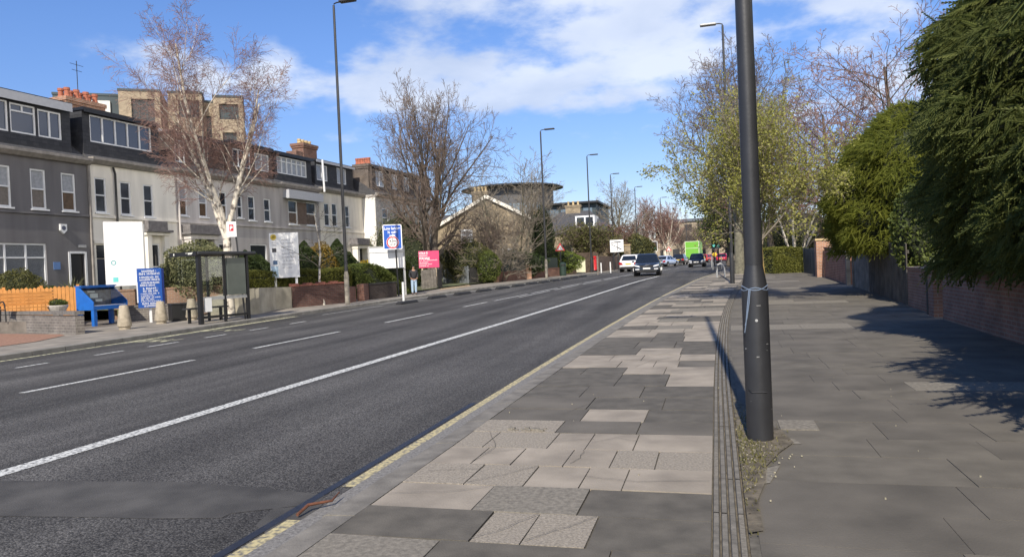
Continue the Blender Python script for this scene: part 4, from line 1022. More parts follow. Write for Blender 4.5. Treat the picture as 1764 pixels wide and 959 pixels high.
MB().box(.16, .42, -.05, .03, .4, .86).ob('notice', M_whp, t)
MB().box(.1, L, -.03, .03, .18, .26).ob('kick_rail', M_blk, t)
# ---- bus stop flag on its own pole
p = on(424, 549.5); s_ = dep(p)/FPX
t = thing('bus_stop_sign', 'white bus stop flag with a red square above the shelter', 'bus stop sign', P3(p), yaw_to_cam(p))
MB().tube([(-.02, .06, -.05), (-.24, .06, 3.55)], .03, 8).ob('pole', M_steel, t)
f = MB().box(-.5, -.18, -.015, .015, 142*s_, 168*s_).ob('flag', M_whp, t)
MB().box(-.42, -.27, -.02, -.016, 152*s_, 163*s_).ob('red_square', paint('sign_red', (.5, .02, .04)), f)
text('B', .2, M_whp, f, (-.345, -.0225, 153.5*s_), (PI/2, 0, 0), align='CENTER', bold=.008)
# ---- leaning site board that catches the birch's shadow
p = P(492, 480, 33.1); z0 = p.z; p.z = .2; s_ = 33.1/FPX
t = thing('site_board', 'white information board with yellow logo on two white legs above the hedge', 'sign board', P3(p), yaw_to_cam(p, rad(-6)))
MB().box(-24*s_, 24*s_, -.03, .03, z0-.2+2*s_, z0-.2+79*s_).ob('panel', M_whp, t)
for x in (-17*s_, 18*s_): MB().box(x-.05, x+.05, .032, .12, -.2, z0-.2+70*s_).ob('leg', M_whp, t)
b_ = z0-.2
mb = MB()
for k in range(12):
    a = k*PI/6; mb.bar((-17*s_, -.033, b_+72*s_), (-17*s_+.13*math.cos(a), -.033, b_+72*s_+.13*math.sin(a)), .02, .05)
mb.ob('yellow_logo', paint('logo_yellow', (.62, .45, .06)), t)
MB().box(-20*s_, -13*s_, -.034, -.031, b_+46*s_, b_+53*s_).ob('picture', paint('dark_picture', (.05, .05, .06)), t)
MB().box(-19*s_, -12*s_, -.034, -.031, b_+25*s_, b_+32*s_).ob('picture', paint('blue_picture', (.07, .14, .25)), t)
MB().box(-23*s_, -11*s_, -.0335, -.031, b_+3*s_, b_+22*s_).ob('pale_blue_panel', paint('pale_blue_print', (.5, .65, .75)), t)
for k in range(3): scribble(t, -20*s_, -13*s_, b_+(58+k*4)*s_, .035, -.032, paint('print_grey', (.35, .35, .36)), 50+k)
for k in range(9): scribble(t, -4*s_, (10+(k*7) % 9)*s_, b_+(66-k*6)*s_, .05, -.032, MATS['print_grey'], 80+k)
# ---- white hoarding behind hedge
p = P(667, 462, 39); z0 = p.z; p.z = .35; s_ = 39/FPX
t = thing('sign_board', 'wide white sign board with grey frame behind the blue road sign', 'sign board', P3(p), yaw_to_cam(p, rad(-4)))
b_ = z0-.35
MB().box(-29*s_, 29*s_, -.03, .03, b_, b_+36*s_).ob('panel', M_whp, t)
MB().box(-31*s_, -29*s_, -.05, .05, b_-2*s_, b_+38*s_).box(29*s_, 31*s_, -.05, .05, b_-2*s_, b_+38*s_).box(-29*s_, 29*s_, -.05, .05, b_+36*s_, b_+38*s_).box(-28.9*s_, 28.9*s_, -.05, -.031, b_+27*s_, b_+28*s_).ob('frame', M_galv, t)
for x in (-29*s_, 29*s_): MB().box(x-.06, x+.06, .052, .16, -.2, b_+20*s_).ob('post', M_galv, t)
# ---- LOW BRIDGE sign
p = P(686.5, 509, 38.6); p.z = zp(p.y)+.04; s_ = 38.6/FPX
t = thing('road_sign', 'blue low bridge road sign with arrow and height roundel on a black pole', 'road sign', P3(p), yaw_to_cam(p, rad(3)))
MB().tube([(.02, .06, -.1), (-.05, .06, 122*s_)], .045, 10).ob('pole', M_blk, t)
z1, z0 = 123*s_, 80*s_; x0, x1 = -22*s_, 10.5*s_
bd = MB(); r_ = .08
poly = [(cx_+r_*math.cos(a), cz+r_*math.sin(a)) for cx_, cz, a0 in ((x1-r_, z0+r_, -PI/2), (x1-r_, z1-r_, 0), (x0+r_, z1-r_, PI/2), (x0+r_, z0+r_, PI)) for a in (a0, a0+PI/4, a0+PI/2)]
bd.prism(poly, -.02, .01, 'y'); f = bd.ob('sign_plate', M_whp, t)
MB().box(x0+.05, x1-.05, -.024, -.0205, z0+.05, z1-.05).ob('blue_field', paint('road_sign_blue', (.012, .09, .45), .4), f)
xm = (x0+x1)/2; ht = z1-z0
text('Low bridge', .20, M_whp, f, (xm, -.027, z1-.27), (PI/2, 0, 0), align='CENTER', bold=.006, sx=.92)
text('½ mile', .18, M_whp, f, (xm, -.027, z1-.46), (PI/2, 0, 0), align='CENTER', bold=.006)
MB().prism([(xm-.16, z1-.6), (xm+.0, z1-.6), (xm+.0, z1-.66), (xm+.17, z1-.575), (xm+.0, z1-.49), (xm+.0, z1-.55), (xm-.16, z1-.55)], -.028, -.0245, 'y').ob('arrow', M_whp, f)
zc = z0+.37
MB().disc((xm, -.0255, zc), .33, (0, -1, 0), 32).ob('roundel', M_whp, f)
MB().disc((xm, -.027, zc), .315, (0, -1, 0), 32, 0, .25).ob('roundel_ring', paint('sign_ring_red', (.55, .03, .05)), f)
text('4.3m', .17, M_blk, f, (xm, -.029, zc+.02), (PI/2, 0, 0), align='CENTER', bold=.004)
text("14'-0\"", .13, M_blk, f, (xm, -.029, zc-.15), (PI/2, 0, 0), align='CENTER', bold=.003)
MB().prism([(xm-.04, zc+.23), (xm+.04, zc+.23), (xm, zc+.17)], -.029, -.0272, 'y').prism([(xm-.04, zc-.23), (xm+.04, zc-.23), (xm, zc-.17)], -.029, -.0272, 'y').ob('arrowheads', M_blk, f)
# ---- pink FOR SALE board
p = P(739.5, 461, 45.2); z0 = p.z; p.z = .4; s_ = 45.2/FPX; b_ = z0-.4
t = thing('sale_board', 'pink for sale board on two pale posts above the sleeper fence', 'sale board', P3(p), yaw_to_cam(p, rad(4)))
MB().box(-17.5*s_, 17.5*s_, -.02, .02, b_, b_+29*s_).ob('panel', paint('sale_pink', (.62, .06, .16), .45, .05), t)
for x in (-12*s_, 11*s_): MB().box(x-.05, x+.05, .022, .1, -.3, b_+26*s_).ob('post', mat('pale_timber', (.5, .4, .28), .8), t)
scribble(t, -16.5*s_, -1*s_, b_+23*s_, .16, -.022, M_whp, 201); scribble(t, -16.5*s_, -2*s_, b_+19.5*s_, .09, -.022, M_whp, 202)
text('FOR SALE', .17, M_whp, t, (-16.5*s_, -.023, b_+14.8*s_), (PI/2, 0, 0), bold=.008, sx=.86)
for k, (x1, z) in enumerate(((15, 12), (-1, 8.5), (0, 5.5), (5, 5.4), (-1, 2.3))): scribble(t, (-16.5 if k != 3 else 0)*s_, x1*s_, b_+z*s_, .06, -.022, M_whp, 210+k)
# ---- person at the kerb
def person(label, p, h, rz, jacket, legs_, hair, shoe, skin, group=None):
    t = thing('person', label, 'person', P3(p), rz); k = h/1.7
    def skn(name, vs, es, rs, m_, root=0, sub=1):
        me = bpy.data.meshes.new(name); me.from_pydata([(a*k, b*k, c*k) for a, b, c in vs], es, []); me.materials.append(m_)
        o = bpy.data.objects.new(name, me); COL.objects.link(o); o.parent = t
        o.modifiers.new('skin', 'SKIN'); sv = me.skin_vertices[0].data
        for i, r_ in enumerate(rs): q = r_ if hasattr(r_, '__len__') else (r_, r_); sv[i].radius = (q[0]*k, q[1]*k); sv[i].use_root = (i == root)
        o.modifiers.new('sub', 'SUBSURF').render_levels = 2; return o
    # one continuous body: pelvis, spine, head, arms into pockets, legs, feet
    bv = [(0, 0, .9), (0, .01, 1.15), (0, .01, 1.36), (0, 0, 1.46), (0, -.01, 1.53), (0, -.015, 1.61), (.09, 0, .82), (.1, -.01, .48), (.1, .01, .08), (.11, -.1, .04), (-.09, 0, .82), (-.1, -.01, .48), (-.1, .01, .08), (-.11, -.1, .04),
          (.17, .01, 1.36), (.23, .03, 1.1), (.17, -.1, .93), (.12, -.14, .9), (-.17, .01, 1.36), (-.23, .03, 1.1), (-.17, -.1, .93), (-.12, -.14, .9)]
    be = [(0, 1), (1, 2), (2, 3), (3, 4), (4, 5), (0, 6), (6, 7), (7, 8), (8, 9), (0, 10), (10, 11), (11, 12), (12, 13), (2, 14), (14, 15), (15, 16), (16, 17), (2, 18), (18, 19), (19, 20), (20, 21)]
    skn('body', bv, be, [.1, .1, .1, .05, .075, .065, .07, .052, .035, .03, .07, .052, .035, .03, .055, .042, .034, .03, .055, .042, .034, .03], skin)
    skn('trousers', [(0, 0, .92), (.09, 0, .82), (.1, -.01, .48), (.1, .01, .1), (-.09, 0, .82), (-.1, -.01, .48), (-.1, .01, .1)], [(0, 1), (1, 2), (2, 3), (0, 4), (4, 5), (5, 6)], [.12, .1, .078, .062, .1, .078, .062], legs_)
    skn('jacket', [(0, 0, .86), (0, .01, 1.12), (0, .01, 1.36), (0, .01, 1.45), (.17, .01, 1.37), (.24, .03, 1.1), (.18, -.09, .95), (-.17, .01, 1.37), (-.24, .03, 1.1), (-.18, -.09, .95)], [(0, 1), (1, 2), (2, 3), (2, 4), (4, 5), (5, 6), (2, 7), (7, 8), (8, 9)], [(.17, .15), (.17, .14), (.17, .13), .075, .075, .068, .055, .075, .068, .055], jacket)
    for sx in (-1, 1): skn('shoe', [(sx*.1, .03, .05), (sx*.105, -.05, .045), (sx*.115, -.15, .035)], [(0, 1), (1, 2)], [.05, .05, .036], shoe)
    skn('hair', [(0, .03, 1.68), (0, .05, 1.58), (0, .06, 1.46)], [(0, 1), (1, 2)], [.085, .085, .06], hair)
    f = MB()
    for sx in (-1, 1): f.box((sx*.03-.01)*k, (sx*.03+.01)*k, -.092*k, -.08*k, 1.585*k, 1.6*k)
    f.box(-.02*k, .02*k, -.09*k, -.08*k, 1.515*k, 1.525*k); f.ob('eyes_and_mouth', M_blk, t)
    MB().prism([(-.1*k, 1.55*k), (-.075*k, 1.59*k), (-.075*k, 1.545*k)], -.011*k, .011*k, 'x').ob('nose', skin, t)
    return t
M_skin = mat('skin', (.36, .2, .13), .6, .05); M_hair = mat('dark_hair', (.012, .01, .01), .5, .1)
p = on(714, 507.5)
person('person in a black padded jacket and pale blue jeans, hands in pockets', p, 1.56, yaw_to_cam(p, rad(12)), mat('black_jacket', (.016, .016, .02), .7, .2, 20, bump=.3, bscale=12), mat('pale_denim', (.33, .44, .56), .9, .15, 12), M_hair, mat('dark_shoe', (.04, .04, .045), .6), M_skin)
# ---- kerb separators along the cycle lane
M_rub = mat('black_rubber', (.02, .02, .021), .7, .2, 10)
sep0 = None
names = ['nearest the white marker post', 'opposite the person in black', 'before the grey plank fence', 'beside the dark plank fence', 'in front of the first orange pier', 'before the red garden wall', 'halfway along the red garden wall', 'by the second orange pier', 'just short of the far lamp post', 'just past the far lamp post', 'by the dark green bin', 'nearest the cream cabinet']
for i, (px, py) in enumerate([(702, 522.5), (753, 513.5), (797, 507), (834, 501.8), (866, 497.3), (893, 493.2), (916, 489.6), (937, 487), (956, 484.2), (974, 481.4), (989, 479.2), (1004, 477.2)]):
    p = on(px, py, -.08)
    if sep0 is None:
        sep0 = MB().prism([(-.13, 0), (-.13, .05), (-.07, .13), (.07, .13), (.13, .05), (.13, 0)], -.8, .8, 'x')
        sep0 = MB(); n_ = [(-.13, 0), (-.13, .05), (-.08, .13), (.08, .13), (.13, .05), (.13, 0)]
        vs = [(x, y, z*q) for y, q in ((-.8, .55), (-.7, 1), (.7, 1), (.8, .55)) for x, z in n_]
        sep0.add(vs, [(6*j+i_, 6*j+(i_+1) % 6, 6*j+6+(i_+1) % 6, 6*j+6+i_) for j in range(3) for i_ in range(6)]+[tuple(range(6))[::-1], tuple(range(18, 24))])
        sep0 = sep0.ob('lane_separator', M_rub); o = sep0
    else: o = sep0.copy(); COL.objects.link(o)
    o.location = p; o.rotation_euler = (0, 0, -math.atan2(cx(p.y+2)+ul(p.y+2)-cx(p.y-2)-ul(p.y-2), 4)); tag(o, 'black rubber cycle lane kerb block '+names[i], 'lane separator', 'kerb blocks along the cycle lane')
def marker(px, py, h, lb, r_=.055):
    p = on(px, py, -.08 if px < 1000 else .04); t = thing('marker_post', lb, 'marker post', P3(p))
    MB().lathe([(.14, 0), (.14, .03), (r_*1.2, .05)], 14).ob('foot', M_steel, t); MB().lathe([(r_, .05), (r_, h-.02), (r_*.7, h)], 14).ob('post', mat('white_plastic', (.72, .72, .70), .5), t); return t
marker(695.5, 520.5, .95, 'white flexible marker post at the head of the kerb blocks')
marker(1052, 471, .95, 'white marker post just before the white car'); marker(1036, 471, .9, 'white marker post between the pillar box and the map sign')
# ---- lamp posts
M_lamp = mat('lamp_post_grey', (.026, .0265, .029), .42, .15, 5, bump=.05, bscale=30)
M_lich = mat('peeling_pale_paint', (.30, .27, .22), .9, .5, 4, col2=(.07, .065, .06), detail=8)
def lamp(label, p, H, arm, pale=False, big=False):
    """arm: direction of the lantern, +1 right, -1 left"""
    t = thing('lamp_post', label, 'lamp post', P3(p), 0, 'lamp posts along the road')
    hb = 1.32
    MB().lathe([(.108, -.1), (.108, hb-.08), (.1, hb), (.076, hb+.14), (.074, hb+.16)], 28).ob('base', M_lich if pale else M_lamp, t, True)
    MB().lathe([(.075, hb+.161), (.052, H-.15), (.045, H)], 20).ob('shaft', M_lamp, t, True)
    a = MB().tube([(0, 0, H-.05), (arm*.02, -.0, H+.06), (arm*.15, 0, H+.1), (arm*.45, 0, H+.1)], .03, 8).ob('arm', M_lamp, t, True)
    MB().box(min(arm*.3, arm*1.05), max(arm*.3, arm*1.05), -.15, .15, H+.06, H+.15).ob('lantern', M_galv if arm < 0 else M_steel, a, bevel=.03)
    return t
p0 = on(599, 525); lamp('tall dark lamp post with a pale peeling base before the castellated wall', p0, 13.1, 1, True)
for px, dpt, H, lb in ((941, 54.4, 10.85, 'dark lamp post beside the red garden wall'), (1019, 70, 11.0, 'dark lamp post beside the red pillar box'), (1058, 88, 11.2, 'dark lamp post beside the white map sign'), (1099, 103, 11.0, 'dark lamp post beyond the dark oncoming estate car'),
                     (1142, 118, 10.6, 'dark lamp post above the pale blue saloon'), (1185, 150, 11.2, 'farthest dark lamp post, at the bend')):
    p = P(px, 460, dpt); p.z = zp(p.y); lamp(lb, p, H, 1, px < 950)
p = on(1262, 488, 0); lamp('tall dark lamp post at the kerb behind the nearest one, lantern to the left', p, 12.4, -1)
NL = on(1310, 757, 0); NL.z = 0
nl = lamp('nearest thick dark grey lamp post rising out of the frame', NL, 11.2, -1)
d_ = MB(); d_.tube([(-.085+.0, -.07, .44), (-.06, -.1, .42), (0, -.112, .42), (.06, -.1, .42)], .004, 5); d_.ob('door_seam', M_blk, nl)
MB().disc((.0, -.112, 1.02), .012, (0, -1, 0), 10).ob('door_lock', M_galv, nl)
scr = MB(); r = random.Random(8)
for _ in range(7):
    a = r.uniform(-PI*.9, -PI*.1); z = r.choice((r.uniform(.05, .35), r.uniform(.7, 1.2), r.uniform(.75, 1.1))); l = r.uniform(.003, .02)
    c, s_ = math.cos(a), math.sin(a); scr.add([(c*.1086+s_*-l, s_*.1086+c*l, z), (c*.1086-s_*-l, s_*.1086-c*l, z+r.uniform(-.01, .01)), (c*.1086-s_*-l, s_*.1086-c*l, z+.006), (c*.1086+s_*-l, s_*.1086+c*l, z+.006)], [(0, 1, 2, 3)])
scr.ob('scratches', mat('paint_scratch', (.2, .2, .195), .8), nl)
st = MB(); z0 = 1.28
st.tube([(.104*math.cos(a), .104*math.sin(a), z0+.012*math.sin(3*a)) for a in np.linspace(0, 2*PI, 25)], .004, 5)
st.tube([(.104*math.cos(a), .104*math.sin(a), z0+.01+.02*math.cos(2*a)) for a in np.linspace(0, 2*PI, 25)], .004, 5)
for dx, l in ((0, .3), (-.01, .36)): st.tube([(-.04+dx, -.106, z0), (-.055+dx*1.4, -.116, z0-l*.4), (-.075+dx, -.112, z0-l*.8), (-.09+dx*.6, -.1, z0-l)], .004, 5)
o = st.ob('string', mat('blue_twine', (.17, .22, .30), .8)); o.location = NL; tag(o, 'frayed pale blue twine tied round the nearest lamp post', 'string')
# ---- pillar box, cabinet, map sign, warning sign, bin
p = P(1024, 467, 71); p.z = zp(p.y)+.04
t = thing('pillar_box', 'red cylindrical pillar box by the brown fence', 'pillar box', P3(p))
MB().lathe([(.27, .2), (.26, .22), (.25, 1.4)], 20).ob('body', paint('post_red', (.5, .015, .02), .35), t, True)
MB().lathe([(.29, 1.4), (.3, 1.45), (.26, 1.5), (.0, 1.58)], 20).ob('cap', MATS['post_red'], t); MB().lathe([(.28, -.02), (.28, .199)], 20).ob('base', M_blk, t)
MB().box(-.12, .12, -.27, -.245, 1.22, 1.27).ob('slot', M_blk, t)
p = P(1001, 467, 68); p.z = zp(p.y)+.04
t = thing('utility_cabinet', 'cream roadside utility cabinet left of the red pillar box', 'cabinet', P3(p), yaw_to_cam(p))
MB().box(-.42, .42, -.2, .2, .08, 1.22).ob('body', mat('cream_paint', (.62, .6, .42), .6, .06), t, bevel=.02); MB().box(-.36, .36, -.16, .16, -.02, .079).ob('plinth', M_steel, t); MB().box(-.005, .005, -.206, -.201, .15, 1.15).ob('door_seam', M_steel, t)
p = P(1063, 434, 76); zb = p.z; p.z = zp(p.y); s_ = 76/FPX; zb -= p.z
t = thing('direction_sign', 'large white map-style direction sign on two dark posts', 'road sign', P3(p), yaw_to_cam(p, rad(-8)))
pl_ = MB().box(-11.5*s_, 11.5*s_, -.03, .03, zb, zb+21*s_).ob('sign_plate', M_whp, t)
for x in (-6.5*s_, 1.2*s_): MB().box(x-.07, x+.07, .032, .15, -.1, zb+18*s_).ob('post', M_blk, t)
mp = MB(); Z = lambda v: zb+v*s_
mp.bar((1*s_, -.034, Z(2)), (1*s_, -.034, Z(18)), .005, .05); mp.bar((-10*s_, -.0345, Z(14)), (1*s_, -.0345, Z(8)), .005, .05); mp.bar((-10*s_, -.035, Z(15.5)), (-4*s_, -.035, Z(17)), .005, .05); mp.bar((-4*s_, -.0355, Z(17)), (7*s_, -.0355, Z(17)), .005, .09)
mp.bar((1*s_, -.036, Z(8)), (8*s_, -.036, Z(4)), .005, .09); mp.ob('route_lines', M_steel, pl_)
for k, (x0, x1, z) in enumerate(((-9, -3, 5), (-9, -4, 3), (3, 10, 13), (3, 9, 11), (-5, -1, 14))): scribble(pl_, x0*s_, x1*s_, Z(z), .05, -.031, MATS['print_grey'], 300+k)
def warn(px, py, dpt, lb, r_=.42):
    p = P(px, py, dpt); zc = p.z; p.z = zp(p.y); zc -= p.z
    t = thing('warning_sign', lb, 'road sign', P3(p), yaw_to_cam(p))
    MB().tube([(0, .05, -.1), (0, .05, zc+.3)], .05, 8).ob('pole', M_steel, t)
    f = MB().prism([(-r_, zc-r_*.6), (r_, zc-r_*.6), (0, zc+r_)], -.02, .01, 'y').ob('sign_plate', paint('warning_red', (.55, .04, .04)), t)
    MB().prism([(-r_*.62, zc-r_*.4), (r_*.62, zc-r_*.4), (0, zc+r_*.58)], -.026, -.0205, 'y').ob('white_field', M_whp, f); MB().box(-.03, .03, -.03, -.0262, zc-r_*.25, zc+r_*.2).ob('symbol', M_blk, f)
warn(965, 427, 62, 'red-edged triangular warning sign above the green hedge'); warn(1152, 429, 110, 'red-edged triangular warning sign behind the pale blue saloon')
p = on(970, 475); t = thing('litter_bin', 'dark green rounded litter bin at the end of the red garden wall', 'bin', P3(p), .3)
MB().lathe([(.24, 0), (.27, .06), (.28, .8), (.3, .82), (.28, .98), (.12, 1.1), (.05, 1.12)], 18).ob('body', paint('bin_green', (.02, .04, .03), .5), t); MB().box(-.16, .16, -.3, -.27, .84, .96).ob('opening', M_blk, t)
for px, py, h, lb in ((984, 469, 1.9, 'dark slim pole between the bin and the cream cabinet'), (1030, 471, 1.5, 'brown wooden post right of the red pillar box')):
    p = on(px, py); o = MB().lathe([(.06, -.1), (.06, h), (.02, h+.03)], 10).ob('post', M_darkw if h > 1.6 else M_oldw); o.location = p; tag(o, lb, 'post')
# ---- traffic signals
def signal(px, py, dpt, lb, grp=None, base=None):
    p = P(px, py, dpt); zc = p.z; p.z = zp(p.y); zc -= p.z
    t = thing('traffic_light', lb, 'traffic light', P3(p), yaw_to_cam(p), 'traffic lights at the junction')
    MB().tube([(0, .1, -.1), (0, .1, zc+.5)], .06, 8).ob('pole', M_steel, t)
    bb = MB().box(-.33, .33, -.01, .02, zc-.62, zc+.62).ob('backing_board', M_whp, t); MB().box(-.28, .28, -.016, -.0105, zc-.57, zc+.57).ob('black_field', M_blk, bb)
    hd = MB().box(-.16, .16, -.14, -.0165, zc-.48, zc+.48).ob('signal_head', M_blk, t)
    for z, m_ in ((.3, paint('dim_red_lens', (.06, .01, .01))), (0, paint('dim_amber_lens', (.07, .04, .01)))):
        MB().disc((0, -.143, zc+z), .11, (0, -1, 0), 16).ob('lens', m_, hd)
    MB().disc((0, -.144, zc-.3), .14, (0, -1, 0), 16).ob('green_lens', emit('lit_green', (.25, 1, .8), .7), hd)
signal(1128, 424, 92, 'traffic light above the dark oncoming estate car'); signal(1229.5, 418.5, 84, 'left one of the pair of traffic lights by the big trunk'); signal(1237, 418.5, 84, 'right one of the pair of traffic lights by the big trunk')
# ---- hoop barrier and railings on the right
p = on(1249, 477, 0); t = thing('hoop_barrier', 'pale bent hoop barrier at the kerb beside the second lamp post', 'barrier', P3(p), .4)
MB().tube([(0, 0, -.1), (-.03, 0, .5), (-.1, .03, .72), (-.25, .05, .8), (-.42, .05, .72), (-.46, .05, .4), (-.46, .05, -.1)], .055, 10).ob('hoop', M_galv, t, True)
rl0 = None
for i, (px, dpt, lb) in enumerate(((1228, 62, 'grey guard rail nearest the big trunk'), (1226, 74, 'grey guard rail at the pedestrian crossing'), (1243, 66, 'grey guard rail behind the hoop barrier'))):
    p = P(px, 460, dpt); p.z = zp(p.y)
    if rl0 is None:
        rl0 = thing('guard_rail', lb, 'railing', P3(p), 0, 'guard rails at the crossing'); m = MB(); m.bar((0, 0, 1.0), (0, 2.4, 1.0), .05, .05); m.bar((0, 0, .2), (0, 2.4, .2), .04, .04)
        for k in range(12): m.bar((0, .2*k+.1, .2), (0, .2*k+.1, 1.0), .016, .016)
        m.ob('panel', M_galv, rl0)
        for y in (0, 2.4): MB().tube([(0, y, -.1), (0, y, 1.05)], .035, 8).ob('post', M_galv, rl0)
    else:
        c = copy_tree(rl0); c.location = p; c['label'] = lb
p = P(1231.5, 450, 96); p.z = zp(p.y)
person('person in a yellow high-visibility jacket near the junction', p, 1.75, PI*.9, paint('hi_vis_yellow', (.75, .5, .03), .7), mat('dark_trousers', (.02, .025, .04), .8), M_hair, MATS['dark_shoe'], M_skin)
o = MB().tube([(0, 0, 0), (.12, .05, .03), (.3, .02, .02), (.42, .1, .04)], [.012, .012, .010, .004], 7).ob('stick', mat('rusty_red_bark', (.14, .055, .03), .9, .4, 14)); q = at(512, 890, -.07); o.location = (q.x, q.y, -.055); o.rotation_euler = (0, 0, rad(62)); o.scale = (.95, .95, .95); tag(o, 'broken rusty red stick lying in the right gutter', 'stick')
# ---- right hand walls and fences
M_wr = brick('shaded_red_brick', (.23, .12, .085), (.18, .09, .065), (.22, .18, .15), bw=.225, bh=.075)
a = Vector((4.25, 1.0, 0)); q = Vector((4.62, 17.6, .05))
wall_run('brick_wall', 'long low red brick wall under the big dark conifer', q, a, 1.02, .24, M_wr, 'flat', cast=M_wr)
pier('dark red brick pier at the end of the long low wall', Vector((4.78, 18.3, .05)), .42, 1.1, M_wr)
o = MB().box(-.06, .06, -.06, .06, -.1, 1.2).ob('gate_post', M_darkw); o.location = (4.7, 18.9, .05); tag(o, 'black timber gate post beside the dark brick pier', 'post')
wall_run('brick_wall', 'short red brick wall between the black post and the plank fence', Vector((4.86, 21.6, .06)), Vector((4.76, 19.3, .05)), .98, .24, M_wr, 'flat', cast=M_wr)
M_pf = mat('dark_weathered_fence', (.07, .062, .052), .95, .45, 2.5, bump=.3, detail=9); M_pf2 = mat('silvered_fence', (.19, .175, .15), .95, .35, 2.5, bump=.3, detail=9)
def V2(x, y): return Vector((x, y, zp(y)))
board_fence('dark weathered plank fence under the bright green conifer', V2(5.16, 28.3), V2(4.9, 21.8), 1.68, M_pf, .15)
board_fence('silvered plank gate next to the dark plank fence', V2(5.2, 31.4), V2(5.18, 28.4), 1.72, M_pf2, .15, cat='gate')
for i, y in enumerate((31.5, 33.0)):
    o = MB().box(-.08, .08, -.08, .08, -.1, 1.75).ob('gate_post', M_pf2); o.location = V2(5.22, y); tag(o, ('silvered gate post against the plank gate', 'silvered gate post against the red garden wall')[i], 'post')
wall_run('brick_wall', 'red brick garden wall beyond the silvered gate', V2(5.28, 40.2), V2(5.24, 33.2), 1.45, .24, brick('garden_brick_red', (.29, .115, .07), (.23, .09, .055), (.33, .26, .2)), 'flat', cast=MATS['garden_brick_red'])
pier('orange brick gate pier with pale cap beyond the red garden wall', V2(5.32, 40.8), .75, 1.85, M_borg, 0, M_poty)
board_fence('dark blue-grey gate beside the orange brick pier', V2(5.0, 46.8), V2(5.25, 41.5), 1.45, paint('slate_blue_paint', (.035, .045, .06), .6), .2, cat='gate')
